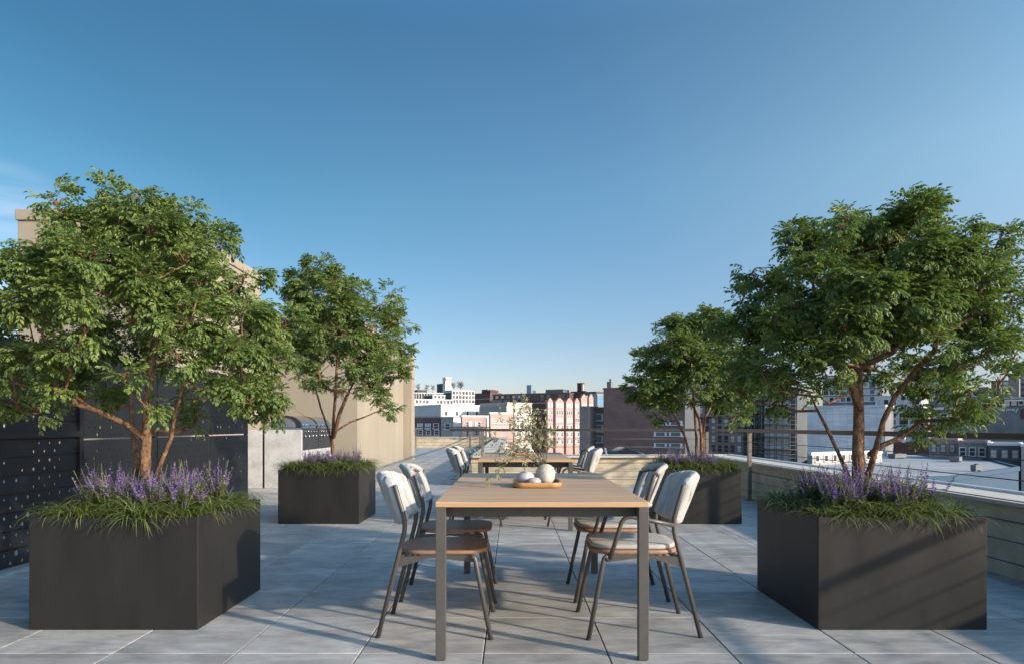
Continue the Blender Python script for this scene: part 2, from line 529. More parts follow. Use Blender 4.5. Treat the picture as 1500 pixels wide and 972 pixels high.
def np_mesh(name, V, F, mats, mi=None, smooth=False):
    """V (n,3) floats, F (m,4) ints"""
    me = bpy.data.meshes.new(name)
    V = np.asarray(V, dtype=np.float32)
    F = np.asarray(F, dtype=np.int32)
    me.vertices.add(len(V))
    me.vertices.foreach_set('co', V.ravel())
    k = F.shape[1]
    me.loops.add(F.size)
    me.loops.foreach_set('vertex_index', F.ravel())
    me.polygons.add(len(F))
    me.polygons.foreach_set('loop_start', np.arange(0, F.size, k, dtype=np.int32))
    me.polygons.foreach_set('loop_total', np.full(len(F), k, dtype=np.int32))
    for m in (mats if isinstance(mats, (list, tuple)) else [mats]):
        me.materials.append(m)
    if mi is not None:
        me.polygons.foreach_set('material_index', np.asarray(mi, dtype=np.int32))
    me.polygons.foreach_set('use_smooth', np.full(len(F), smooth, dtype=bool))
    me.update(calc_edges=True)
    me.validate()
    return me


def link(name, me, parent=None):
    o = bpy.data.objects.new(name, me)
    col.objects.link(o)
    if parent is not None:
        o.parent = parent
    return o


def tag(o, label=None, cat=None, group=None, kind=None):
    if label:
        o['label'] = label
    if cat:
        o['category'] = cat
    if group:
        o['group'] = group
    if kind:
        o['kind'] = kind
    return o


def empty(name, loc=(0, 0, 0), rz=0.0):
    o = bpy.data.objects.new(name, None)
    o.empty_display_size = 0.1
    col.objects.link(o)
    o.location = loc
    o.rotation_euler = (0, 0, rz)
    return o


def copy_tree(o, parent=None):
    c = o.copy()
    col.objects.link(c)
    c.parent = parent
    for ch in list(o.children):
        copy_tree(ch, c)
    return c


def bezier(p0, p1, p2, n):
    p0, p1, p2 = Vector(p0), Vector(p1), Vector(p2)
    return [p0.lerp(p1, t).lerp(p1.lerp(p2, t), t) for t in [i / n for i in range(n + 1)]]


def rrect(x0, x1, y0, y1, r, n=6):
    pts = []
    for cx, cy, a0 in ((x1 - r, y1 - r, 0), (x0 + r, y1 - r, 90), (x0 + r, y0 + r, 180), (x1 - r, y0 + r, 270)):
        for k in range(n + 1):
            a = R(a0 + 90 * k / n)
            pts.append((cx + r * math.cos(a), cy + r * math.sin(a)))
    return pts


def rings(mb, loops, mi=0, smooth=True, cap0=True, cap1=True):
    n = len(loops[0])
    v = [p for lp in loops for p in lp]
    f = []
    for i in range(len(loops) - 1):
        for k in range(n):
            k2 = (k + 1) % n
            f.append((i * n + k, i * n + k2, (i + 1) * n + k2, (i + 1) * n + k))
    mb.add(v, f, mi, smooth)
    o = len(mb.v) - len(v)
    if cap0:
        mb.f.append(tuple(o + k for k in range(n))[::-1]); mb.m.append(mi); mb.s.append(False)
    if cap1:
        mb.f.append(tuple(o + (len(loops) - 1) * n + k for k in range(n))); mb.m.append(mi); mb.s.append(False)


# ------------------------------------------------------------------ camera, sun, sky
cam = bpy.data.cameras.new('camera')
cam.lens = 24.0
cam.sensor_width = 36.0
cam.shift_y = 137.0 / 1500.0
cam.clip_start = 0.05
cam.clip_end = 6000
cob = bpy.data.objects.new('camera', cam)
col.objects.link(cob)
cob.location = (0, 0, CAM_H)
cob.rotation_euler = (R(90), 0, 0)
scene.camera = cob

SUN_EL = R(20.4)
to_sun = Vector((0.859 * math.cos(SUN_EL), -0.512 * math.cos(SUN_EL), math.sin(SUN_EL)))
sl = bpy.data.lights.new('sun', 'SUN')
sl.energy = 4.0
sl.angle = R(1.3)
sl.color = (1.0, 0.87, 0.715)
so = bpy.data.objects.new('sun', sl)
col.objects.link(so)
so.rotation_euler = (-to_sun).to_track_quat('-Z', 'Y').to_euler()

world = bpy.data.worlds.new('World')
scene.world = world
world.use_nodes = True
wn = world.node_tree
for n in list(wn.nodes):
    wn.nodes.remove(n)
wo = wn.nodes.new('ShaderNodeOutputWorld')
bg = wn.nodes.new('ShaderNodeBackground')
sky = wn.nodes.new('ShaderNodeTexSky')
sky.sky_type = 'NISHITA'
sky.sun_disc = False
sky.sun_elevation = SUN_EL
sky.sun_rotation = math.atan2(to_sun.x, to_sun.y)
sky.altitude = 0
sky.air_density = 1.0
sky.dust_density = 0.9
sky.ozone_density = 3.0
bg.inputs['Strength'].default_value = 0.12
# thin cirrus low in the west, as in the photograph
tcw = wn.nodes.new('ShaderNodeTexCoord')
mpw = wn.nodes.new('ShaderNodeMapping')
mpw.inputs['Scale'].default_value = (2.2, 2.2, 22)
wn.links.new(tcw.outputs['Generated'], mpw.inputs['Vector'])
nzw = wn.nodes.new('ShaderNodeTexNoise')
nzw.inputs['Scale'].default_value = 1.7
nzw.inputs['Detail'].default_value = 5
wn.links.new(mpw.outputs['Vector'], nzw.inputs['Vector'])
rpw = wn.nodes.new('ShaderNodeValToRGB')
rpw.color_ramp.elements[0].position = 0.36
rpw.color_ramp.elements[1].position = 0.7
wn.links.new(nzw.outputs['Fac'], rpw.inputs['Fac'])
dot = wn.nodes.new('ShaderNodeVectorMath'); dot.operation = 'DOT_PRODUCT'
cdir = Vector((-0.76, 1.0, 0.235)).normalized()
dot.inputs[1].default_value = cdir
wn.links.new(tcw.outputs['Generated'], dot.inputs[0])
mrw = wn.nodes.new('ShaderNodeMapRange')
mrw.inputs['From Min'].default_value = 0.9925
mrw.inputs['From Max'].default_value = 0.999
mrw.inputs['To Max'].default_value = 0.5
wn.links.new(dot.outputs['Value'], mrw.inputs['Value'])
mlw = wn.nodes.new('ShaderNodeMath'); mlw.operation = 'MULTIPLY'
wn.links.new(rpw.outputs['Color'], mlw.inputs[0])
wn.links.new(mrw.outputs['Result'], mlw.inputs[1])
mxw = wn.nodes.new('ShaderNodeMix'); mxw.data_type = 'RGBA'
mxw.inputs['B'].default_value = (6.0, 6.3, 6.8, 1)
wn.links.new(mlw.outputs[0], mxw.inputs['Factor'])
scl = wn.nodes.new('ShaderNodeVectorMath'); scl.operation = 'SCALE'
scl.inputs['Scale'].default_value = 0.2
wn.links.new(sky.outputs['Color'], scl.inputs[0])
gmm = wn.nodes.new('ShaderNodeGamma')
gmm.inputs['Gamma'].default_value = 1.22
wn.links.new(scl.outputs[0], gmm.inputs['Color'])
sc2 = wn.nodes.new('ShaderNodeVectorMath'); sc2.operation = 'MULTIPLY'
sc2.inputs[1].default_value = (4.7, 5.2, 4.75)
wn.links.new(gmm.outputs['Color'], sc2.inputs[0])


def sky_ramp(src, stops, lo, hi):
    mr_ = wn.nodes.new('ShaderNodeMapRange')
    mr_.inputs['From Min'].default_value = lo
    mr_.inputs['From Max'].default_value = hi
    wn.links.new(src, mr_.inputs['Value'])
    rp = wn.nodes.new('ShaderNodeValToRGB')
    el = rp.color_ramp.elements
    while len(el) < len(stops):
        el.new(0.5)
    for e_, (p_, c_) in zip(el, stops):
        e_.position = (p_ - lo) / (hi - lo)
        e_.color = (*[v / 4 for v in c_], 1)
    wn.links.new(mr_.outputs['Result'], rp.inputs['Fac'])
    return rp.outputs['Color']


# sky brighter towards the sun, raised out of view to fill shade, deeper blue away from it; pale haze along the horizon
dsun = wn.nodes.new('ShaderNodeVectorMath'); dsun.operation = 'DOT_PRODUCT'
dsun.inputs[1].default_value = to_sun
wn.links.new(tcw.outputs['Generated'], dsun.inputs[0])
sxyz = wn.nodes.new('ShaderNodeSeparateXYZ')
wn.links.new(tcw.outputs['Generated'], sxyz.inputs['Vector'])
r1 = sky_ramp(dsun.outputs['Value'], [(-0.61, (.44, .69, .69)), (-0.22, (.86, 1.03, 1.02)), (0.18, (1.65, 1.55, 1.32)), (0.55, (2.0, 2.0, 1.85)), (1.0, (2.2, 2.2, 2.1))], -1, 1)  # last stops brighten the unseen sun-side sky for fill
r2 = sky_ramp(sxyz.outputs['Z'], [(0.0, (2.1, 1.28, 1.6)), (0.04, (1.9, 1.12, 1.36)), (0.08, (1.75, 1.05, 1.25)), (0.13, (1.6, 1.02, 1.10)), (0.31, (1.33, 1.11, 1.06)), (0.5, (1.0, 1.0, 1.0)), (0.75, (1.35, 1.65, 1.85))], 0, 1)  # top stop brightens the unseen zenith to lift the shade
# the brightened sun side fades into the even haze band along the horizon
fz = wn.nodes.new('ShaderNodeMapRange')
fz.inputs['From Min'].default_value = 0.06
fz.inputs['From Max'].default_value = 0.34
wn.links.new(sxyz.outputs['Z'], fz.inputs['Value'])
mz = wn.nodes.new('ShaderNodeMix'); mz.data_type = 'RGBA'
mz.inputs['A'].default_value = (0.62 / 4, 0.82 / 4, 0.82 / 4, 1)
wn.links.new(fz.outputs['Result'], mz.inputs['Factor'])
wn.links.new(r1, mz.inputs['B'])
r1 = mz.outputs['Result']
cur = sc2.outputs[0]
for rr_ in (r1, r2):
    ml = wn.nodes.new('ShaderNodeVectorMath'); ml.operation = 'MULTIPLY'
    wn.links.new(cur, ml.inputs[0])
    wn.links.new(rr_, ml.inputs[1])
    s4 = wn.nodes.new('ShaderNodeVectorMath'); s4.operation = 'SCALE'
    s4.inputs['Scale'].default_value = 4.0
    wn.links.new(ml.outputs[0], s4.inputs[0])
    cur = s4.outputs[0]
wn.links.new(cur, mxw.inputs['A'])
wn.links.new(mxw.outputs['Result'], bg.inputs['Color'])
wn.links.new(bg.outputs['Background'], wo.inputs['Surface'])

scene.view_settings.view_transform = 'Standard'
scene.view_settings.look = 'None'
scene.view_settings.exposure = 0.62
scene.view_settings.gamma = 1.0
scene.cycles.max_bounces = 8
scene.cycles.transparent_max_bounces = 8

# ------------------------------------------------------------------ ground and terrace floor
mb = MB()
mb.add([(-3000, -600, -10), (3000, -600, -10), (3000, 5000, -10), (-3000, 5000, -10)], [(0, 1, 2, 3)])
tag(mb.build('ground', M['asphalt']), kind='structure')

TX, TY = 0.599, 0.612
X0T, Y0T = -0.137, 3.304
mb = MB()
mb.prism([(-12.5, -6), (4.1, -6), (4.1, 12.9), (-0.3, 12.9), (-0.3, 34.4), (-12.5, 34.4)], -0.4, -0.022)
tag(mb.build('terrace_slab', M['grout']), kind='structure')
V, F = [], []
g, bv = 0.0028, 0.003
for i in range(-21, 7):
    for j in range(-16, 52):
        xa, xb = X0T + i * TX + g, X0T + (i + 1) * TX - g
        ya, yb = Y0T + j * TY + g, Y0T + (j + 1) * TY - g
        if xa > 3.66 or (xa > -0.84 and ya > 12.5) or yb > 34.2:
            continue
        xb = min(xb, 3.66)
        o = len(V)
        h = rng.uniform(-0.0006, 0.0006)
        for (x, y) in ((xa, ya), (xb, ya), (xb, yb), (xa, yb)):
            V.append((x, y, -0.02))
        for (x, y) in ((xa, ya), (xb, ya), (xb, yb), (xa, yb)):
            V.append((x, y, h - bv))
        for (x, y) in ((xa + bv, ya + bv), (xb - bv, ya + bv), (xb - bv, yb - bv), (xa + bv, yb - bv)):
            V.append((x, y, h))
        F.append((o + 8, o + 9, o + 10, o + 11))
        for k in range(4):
            k2 = (k + 1) % 4
            F.append((o + k, o + k2, o + 4 + k2, o + 4 + k))
            F.append((o + 4 + k, o + 4 + k2, o + 8 + k2, o + 8 + k))
tag(link('terrace_floor', np_mesh('terrace_floor', V, F, M['tile'])), kind='structure')


# ------------------------------------------------------------------ parapet walls
def parapet(name, label, lower, upper, cap, flash=None):
    root = empty(name)
    tag(root, label, 'parapet wall')
    m1 = MB()
    for lo, hi in lower:
        m1.box(lo, hi, 0, 0.006)
    m1.build('wall_base', M['parapet'], root)
    m2 = MB()
    for lo, hi in upper:
        m2.box(lo, hi, 0, 0.004)
    m2.build('wall_face', M['parapet'], root)
    m3 = MB()
    for lo, hi in cap:
        m3.box(lo, hi, 0, 0.006)
    m3.build('coping', M['coping'], root)
    if flash:
        m4 = MB()
        for lo, hi in flash:
            m4.box(lo, hi, 0)
        m4.build('metal_flashing', M['flashing'], root)
    return root


parapet('parapet_wall', 'low sand coloured parapet along the right edge of the terrace',
        [((3.62, -6, -0.3), (4.06, 12.40, 0.392))], [((3.67, -6, 0.392), (4.06, 12.45, 0.515))],
        [((3.61, -6, 0.519), (4.08, -1.0, 0.55)), ((3.61, -0.996, 0.519), (4.08, 4.0, 0.55)), ((3.61, 4.004, 0.519), (4.08, 9.0, 0.55)), ((3.61, 9.004, 0.519), (4.08, 12.42, 0.55))],
        [((4.083, -6, 0.40), (4.115, 12.9, 0.572))])
parapet('parapet_wall', 'low sand coloured parapet behind the second table',
        [((-0.83, 12.46, -0.3), (4.06, 12.86, 0.392))], [((-0.755, 12.51, 0.392), (4.06, 12.86, 0.515))],
        [((-0.765, 12.45, 0.519), (1.6, 12.88, 0.55)), ((1.604, 12.45, 0.519), (4.08, 12.88, 0.55))],
        [((-0.2, 12.885, 0.40), (4.11, 12.915, 0.562))])
parapet('parapet_wall', 'narrow parapet running away behind the left end of the second table',
        [((-0.83, 12.865, -0.3), (-0.20, 34.0, 0.392))], [((-0.755, 12.9, 0.392), (-0.20, 34.0, 0.515))],
        [((-0.765, 12.92, 0.519), (-0.18, 19.4, 0.55)), ((-0.765, 19.404, 0.519), (-0.18, 26.0, 0.55)), ((-0.765, 26.004, 0.519), (-0.18, 34.0, 0.55))])
parapet('parapet_wall', 'distant sand parapet closing the far end of the terrace',
        [((-12, 34.01, -0.3), (-0.2, 34.4, 0.392))], [((-12, 34.05, 0.392), (-0.2, 34.4, 0.515))],
        [((-12, 34.0, 0.519), (-0.18, 34.42, 0.55))])

# ------------------------------------------------------------------ cable railings
CZ = [0.137, 0.288, 0.43, 0.576, 0.722, 0.864]


def railing(label, a, b, posts, zt=1.05, thick=0.046, start_return=None):
    """a, b: ends in the ground plane; posts: points"""
    root = empty('cable_railing', (posts[0][0], posts[0][1], 0))
    tag(root, label, 'railing')
    off = Vector((posts[0][0], posts[0][1], 0))
    A, B = Vector((*a, 0)) - off, Vector((*b, 0)) - off
    d = (B - A).normalized()
    n = Vector((-d.y, d.x, 0))
    m1 = MB()
    w = 0.03
    c = [A + n * w, A - n * w, B - n * w, B + n * w]
    m1.prism([(p.x, p.y) for p in c], zt - thick, zt)
    m1.build('handrail', M['rail'], root)
    for p in posts:
        q = Vector((*p, 0)) - off
        m2 = MB()
        m2.box((q.x - 0.026, q.y - 0.026, 0), (q.x + 0.026, q.y + 0.026, zt - thick - 0.001), 0, 0.003)
        m2.box((q.x - 0.06, q.y - 0.06, 0), (q.x + 0.06, q.y + 0.06, 0.012), 0, 0.003)
        m2.build('post', M['post'], root)
    for z in CZ:
        m3 = MB()
        m3.tube([A + Vector((0, 0, z)), B + Vector((0, 0, z))], 0.0045, 6)
        m3.build('cable', M['cable'], root)
    return root


railing('dark cable railing beside the right parapet and the front right planter', (3.51, -5.5), (3.51, 12.33),
        [(3.51, 10.09), (3.51, 6.9), (3.51, 3.7), (3.51, 0.5), (3.51, -2.7), (3.51, 12.3)])
railing('dark cable railing in front of the parapet behind the second table', (-1.12, 12.3), (3.54, 12.3),
        [(-0.53, 12.3)])
railing('thin cable railing running away along the left side of the narrow parapet', (-1.085, 12.34), (-1.085, 33.8),
        [(-1.085, 17.7), (-1.085, 23.0), (-1.085, 28.4)])
railing('distant cable railing across the far end of the terrace', (-1.05, 33.8), (-11.8, 33.8),
        [(-1.085, 33.8), (-4.76, 33.8), (-8.4, 33.8), (-11.6, 33.8)])

# ------------------------------------------------------------------ planters
PW = 0.914
PL = {'fl': (-2.605, 3.679), 'fr': (1.648, 3.679), 'bl': (-2.626, 7.655), 'br': (1.662, 7.645)}
PNAME = {'fl': 'front left', 'fr': 'front right', 'bl': 'back left', 'br': 'back right'}
PH = 0.607


def planter(key, label):
    x, y = PL[key]
    root = empty('planter', (x + PW / 2, y + PW / 2, 0))
    tag(root, label, 'planter', 'square metal planters')
    h = PW / 2
    t = 0.014
    mbx = MB()
    o = rrect(-h, h, -h, h, 0.006, 2)
    i = rrect(-h + t, h - t, -h + t, h - t, 0.004, 2)
    lo = [(p[0], p[1], 0.004) for p in o]
    hi = [(p[0], p[1], PH - 0.003) for p in o]
    hi2 = [(p[0] * 0.994, p[1] * 0.994, PH) for p in o]
    ih = [(p[0], p[1], PH) for p in i]
    il = [(p[0], p[1], PH - 0.09) for p in i]
    rings(mbx, [lo, hi, hi2, ih, il], 0, False, True, False)
    mbx.build('planter_box', M['planter'], root)
    ms = MB()
    N = 14
    g2 = h - t - 0.001
    for a in range(N + 1):
        for b in range(N + 1):
            ms.v.append((-g2 + 2 * g2 * a / N, -g2 + 2 * g2 * b / N, PH - 0.055 + rng.uniform(-0.012, 0.018)))
    for a in range(N):
        for b in range(N):
            q = a * (N + 1) + b
            ms.f.append((q, q + N + 1, q + N + 2, q + 1)); ms.m.append(0); ms.s.append(True)
    ms.build('soil', M['soil'], root)
    return root


planter('fl', 'square charcoal planter nearest the perforated black fence')
planter('fr', 'square charcoal planter close beside the right railing in the foreground')
planter('bl', 'square charcoal planter in front of the stone grill counter')
planter('br', 'charcoal planter half hidden behind the two right hand chairs')


# ------------------------------------------------------------------ trees
def quad_leaf(L, w, fold=0.25):
    return np.array([(0, 0, 0), (0.45 * L, -w / 2, fold * w * 0.5), (L, 0, -0.12 * L), (0.45 * L, w / 2, fold * w * 0.5)])


def rot_basis(d, up):
    d = d / np.linalg.norm(d)
    s = np.cross(up, d)
    ns = np.linalg.norm(s)
    s = s / ns if ns > 1e-6 else np.array((1.0, 0, 0))
    u = np.cross(d, s)
    return np.stack([d, s, u], axis=1)


def spray_template(r):
    """a drooping spray: three pinnate leaves"""
    out = []
    for la in (-0.85, -0.05, 0.8):
        la += r.uniform(-0.25, 0.25)
        Ln = r.uniform(0.06, 0.09)
        el = r.uniform(0.0, 0.35)
        base = np.zeros(3)
        nst = 4
        pts = []
        for k in range(nst):
            t = (k + 1) / nst
            ang = el - 0.65 * t
            base = base + np.array((math.cos(la) * math.cos(ang), math.sin(la) * math.cos(ang), math.sin(ang))) * Ln / nst
            pts.append((base.copy(), ang))
        for k, (p, ang) in enumerate(pts):
            sides = (-1, 1) if k < nst - 1 else (-0.55, 0, 0.55)
            for sgn in sides:
                a2 = la + sgn * r.uniform(0.6, 0.95)
                e2 = ang - r.uniform(0.0, 0.35)
                d = np.array((math.cos(a2) * math.cos(e2), math.sin(a2) * math.cos(e2), math.sin(e2)))
                B = rot_basis(d, np.array((r.uniform(-0.25, 0.25), r.uniform(-0.25, 0.25), 1.0)))
                q = quad_leaf(r.uniform(0.025, 0.038), r.uniform(0.013, 0.018))
                out.append(q @ B.T + p)
    return np.concatenate(out)


_tr = random.Random(3)
SPRAYS = [spray_template(_tr) for _ in range(9)]


def make_tree(label, key, lobes, base_px, Yc, n_spray, seed, stems, depth=0.72, leaf_scale=1.0):
    r = random.Random(seed)
    bx, by = base_px, Yc
    ox, oy, oz = (base_px - VPX) / FPX * Yc, Yc, PH - 0.06
    O = np.array((ox, oy, oz))
    root = empty('tree', (ox, oy, oz))
    tag(root, label, 'tree', 'trees in the square planters')
    s = Yc / FPX
    # lobes in metres relative to the base
    L = []
    cx = sum(l[0] for l in lobes) / len(lobes)
    xs = [l[0] for l in lobes]
    ys = [l[1] for l in lobes]
    mx, hx = (max(xs) + min(xs)) / 2, (max(xs) - min(xs)) / 2 + 20
    my, hy = (max(ys) + min(ys)) / 2, (max(ys) - min(ys)) / 2 + 20
    pc_ = at(mx, my, Yc)
    mxw_, myw_ = pc_.x - ox, pc_.z - oz
    for (px, py, rad) in lobes:
        rr = max(0.045, rad * s * 1.0 - 0.075)
        over = max(0.0, (0.8 * rr + 0.15 * leaf_scale) / s - rad) * 0.95
        ln_ = math.hypot(px - mx, py - my)
        if ln_ > over:
            px, py = px - (px - mx) / ln_ * over, py - (py - my) / ln_ * over
        p = at(px, py, Yc)
        rho = ((px - mx) / hx) ** 2 + ((py - my) / hy) ** 2
        D = depth * math.sqrt(max(0.05, 1.05 - rho))
        if D > rr * 1.0:
            for sg in (-1, 1):
                dy_ = sg * D * r.uniform(0.42, 0.72)
                k_ = 1 + 0.9 * dy_ / Yc
                L.append((np.array((mxw_ + (p.x - ox - mxw_) * k_, dy_, myw_ + (p.z - oz - myw_) * k_ + r.uniform(-0.03, 0.03))), rr * k_ * r.uniform(0.9, 1.05)))
        else:
            L.append((np.array((p.x - ox, r.uniform(-0.3, 0.3) * D, p.z - oz)), rr))
    # ---- wood: skeleton nodes
    nodes = []   # (pos, parent)
    for st in stems:
        prev = -1
        for k, q in enumerate(st):
            pw = at(q[0], q[1], Yc)
            pos = np.array((pw.x - ox, q[2], pw.z - oz))
            nodes.append([pos, prev])
            prev = len(nodes) - 1
    kids_lim = len(nodes)
    order = sorted(range(len(L)), key=lambda i: np.linalg.norm(L[i][0] - np.array((0, 0, 0.55))))
    tips = []
    for i in order:
        c, rr = L[i]
        best, bc = None, 1e9
        for j, (pos, par) in enumerate(nodes):
            if pos[2] < 0.12:
                continue
            dv = c - pos
            d = np.linalg.norm(dv)
            pen = 0.0
            if dv[2] < 0:
                pen += 1.2 * -dv[2]
            # prefer branching off a node nearer to the trunk axis than the target
            if math.hypot(pos[0], pos[1]) > math.hypot(c[0], c[1]):
                pen += 0.5
            if d + pen < bc and d > 0.05:
                best, bc = j, d + pen
        p0 = nodes[best][0]
        d = np.linalg.norm(c - p0)
        ns = max(2, int(d / 0.11))
        par = best
        bend = np.array((r.uniform(-0.1, 0.1), r.uniform(-0.1, 0.1), r.uniform(-0.16, 0.02))) * d
        end = c + np.array((0, 0, -0.25 * rr))
        for k in range(1, ns + 1):
            t = k / ns
            pos = p0 * (1 - t) + end * t + bend * math.sin(math.pi * t) + np.array([r.uniform(-0.008, 0.008) for _ in range(3)])
            nodes.append([pos, par])
            par = len(nodes) - 1
        tips.append((par, c, rr))
    for (par, c, rr) in tips:
        for _ in range(8):
            v = np.array([r.gauss(0, 1) for _ in range(3)])
            v[2] = abs(v[2]) * 0.7
            v = v / np.linalg.norm(v)
            e = c + v * rr * r.uniform(0.5, 0.92)
            p0 = nodes[par][0]
            pp = par
            for k in (1, 2, 3):
                t = k / 3
                nodes.append([p0 * (1 - t) + e * t + np.array((0, 0, 0.02 * math.sin(3 * t))) + np.array([r.uniform(-0.006, 0.006) for _ in range(3)]), pp])
                pp = len(nodes) - 1
    n = len(nodes)
    ch = [[] for _ in range(n)]
    for i, (p, par) in enumerate(nodes):
        if par >= 0:
            ch[par].append(i)
    rad2 = [0.0] * n
    E = 2.25
    for i in range(n - 1, -1, -1):
        if not ch[i]:
            rad2[i] = 0.0017 ** E
        else:
            rad2[i] = sum(rad2[c] for c in ch[i]) * 1.005
    rad = [x ** (1 / E) for x in rad2]
    rad = [x * (1.0 + 0.28 * min(1, max(0, (x - 0.010) / 0.014))) for x in rad]
    w = MB()
    done = set()
    for i in range(n):
        par = nodes[i][1]
        if par >= 0 and max(ch[par], key=lambda c: rad[c]) == i:
            continue
        chain = [par, i] if par >= 0 else [i]
        rr_ = [min(rad[par] * 0.85, rad[i] * 1.15), rad[i]] if par >= 0 else [rad[i] * 1.3]
        k = i
        while ch[k]:
            k = max(ch[k], key=lambda c: rad[c])
            chain.append(k)
            rr_.append(rad[k])
        if len(chain) < 2:
            continue
        for q in range(len(rr_) - 2, -1, -1):
            rr_[q] = min(rr_[q], rr_[q + 1] * 1.30 + 0.0006)
        for _ in range(4):
            rr_ = [rr_[0]] + [(rr_[q - 1] + rr_[q] + rr_[q + 1]) / 3 for q in range(1, len(rr_) - 1)] + [rr_[-1]]
        seg = 10 if rr_[0] > 0.015 else (6 if rr_[0] > 0.005 else 4)
        w.tube([Vector(nodes[q][0]) for q in chain], rr_, seg)
    w.build('trunk', M['bark'], root)
    # ---- leaves
    tot = sum(rr ** 2 for c, rr in L)
    Vs = []
    for c, rr in L:
        k = max(6, int(n_spray * rr ** 2 / tot))
        ncl = max(3, int(k / 20))
        for q_ in range(ncl):
            # leafy shoots stand out of the lobe, each with its own clump of sprays
            v = np.array([r.gauss(0, 1) for _ in range(3)])
            v[2] = v[2] * 0.8 + 0.15
            v /= np.linalg.norm(v)
            cc_ = c + v * rr * r.uniform(0.55, 1.0) * np.array((1.0, 1.0, 0.98))
            cr = r.uniform(0.06, 0.092) * leaf_scale
            for _ in range(max(5, int(k / ncl * r.uniform(0.8, 1.2)))):
                w_ = np.array([r.gauss(0, 1) for _ in range(3)]) + v * 0.5
                w_ /= np.linalg.norm(w_)
                p = cc_ + w_ * cr * r.uniform(0.3, 1.0) * np.array((1.0, 1.0, 0.85))
                d = np.array((w_[0] * 0.8 + v[0] * 0.6 + r.gauss(0, 0.25), w_[1] * 0.8 + v[1] * 0.6 + r.gauss(0, 0.25), 0.75 * w_[2] + 0.55 * v[2] + r.uniform(-0.15, 0.35)))
                up = np.array((-0.3 * d[0] + r.gauss(0, 0.25), -0.3 * d[1] + r.gauss(0, 0.25), 1.0))
                B = rot_basis(d, up)
                T = SPRAYS[r.randrange(len(SPRAYS))] * (leaf_scale * r.uniform(0.7, 1.05))
                Vs.append(T @ B.T + p)
    V = np.concatenate(Vs)
    F = np.arange(len(V), dtype=np.int32).reshape(-1, 4)
    link('crown', np_mesh('crown', V, F, M['leaf']), root)
    return root


LB_FL = [(235, 292, 36), (190, 283, 32), (215, 330, 50), (118, 300, 36), (140, 335, 45), (100, 370, 40), (98, 425, 42), (150, 400, 55),
         (210, 400, 55), (285, 345, 48), (320, 385, 45), (270, 420, 50), (345, 430, 40), (395, 465, 42), (385, 520, 42), (330, 480, 50),
         (70, 478, 42), (115, 480, 50), (180, 470, 50), (250, 490, 45), (20, 525, 45), (95, 545, 42), (45, 580, 32), (110, 585, 32), (150, 540, 34),
         (320, 545, 42), (385, 575, 42), (345, 595, 30), (400, 610, 18), (245, 590, 28), (262, 628, 20), (205, 530, 28), (-12, 530, 38), (-10, 590, 28), (20, 608, 20)]
LB_BL = [(478, 388, 24), (500, 410, 30), (445, 412, 30), (425, 440, 26), (470, 440, 34), (525, 420, 20), (515, 455, 34), (585, 428, 18), (566, 450, 26),
         (590, 470, 20), (560, 490, 32), (590, 515, 20), (440, 485, 34), (490, 490, 34), (530, 500, 30), (425, 525, 26), (465, 525, 26), (575, 550, 26), (540, 545, 28),
         (598, 540, 12), (555, 585, 22), (575, 606, 12), (475, 572, 15), (440, 560, 20), (520, 570, 18), (420, 500, 24)]
LB_BR = [(1020, 462, 26), (1045, 470, 22), (990, 478, 24), (952, 495, 16), (975, 512, 26), (940, 528, 22), (1015, 505, 34), (1055, 505, 28), (930, 565, 20),
         (960, 560, 28), (1000, 548, 30), (1045, 545, 32), (1080, 540, 26), (945, 595, 22), (980, 590, 24), (920, 585, 10), (1075, 580, 28), (1050, 590, 24),
         (1100, 598, 16), (1018, 585, 18), (1095, 560, 22), (965, 612, 14), (1090, 618, 12)]
LB_FR = [(1335, 300, 34), (1280, 296, 30), (1300, 335, 46), (1255, 325, 36), (1350, 345, 42), (1195, 325, 32), (1165, 335, 18), (1215, 360, 40), (1275, 385, 50),
         (1345, 395, 48), (1120, 385, 24), (1105, 420, 30), (1150, 415, 36), (1180, 395, 32), (1200, 440, 46), (1260, 445, 50), (1330, 450, 50), (1455, 340, 22), (1432, 365, 28),
         (1470, 352, 14), (1420, 410, 34), (1455, 420, 26), (1390, 425, 38), (1395, 475, 44), (1450, 465, 34), (1480, 450, 18), (1475, 500, 24), (1120, 465, 38),
         (1090, 480, 32), (1160, 495, 44), (1105, 530, 40), (1150, 550, 40), (1075, 555, 26), (1190, 560, 30), (1095, 575, 26), (1160, 600, 26), (1215, 510, 34),
         (1340, 505, 36), (1420, 525, 40), (1465, 545, 24), (1375, 555, 34), (1440, 580, 30), (1390, 600, 26), (1435, 625, 18), (1330, 545, 22), (1275, 505, 30), (1405, 640, 12), (1260, 545, 20)]

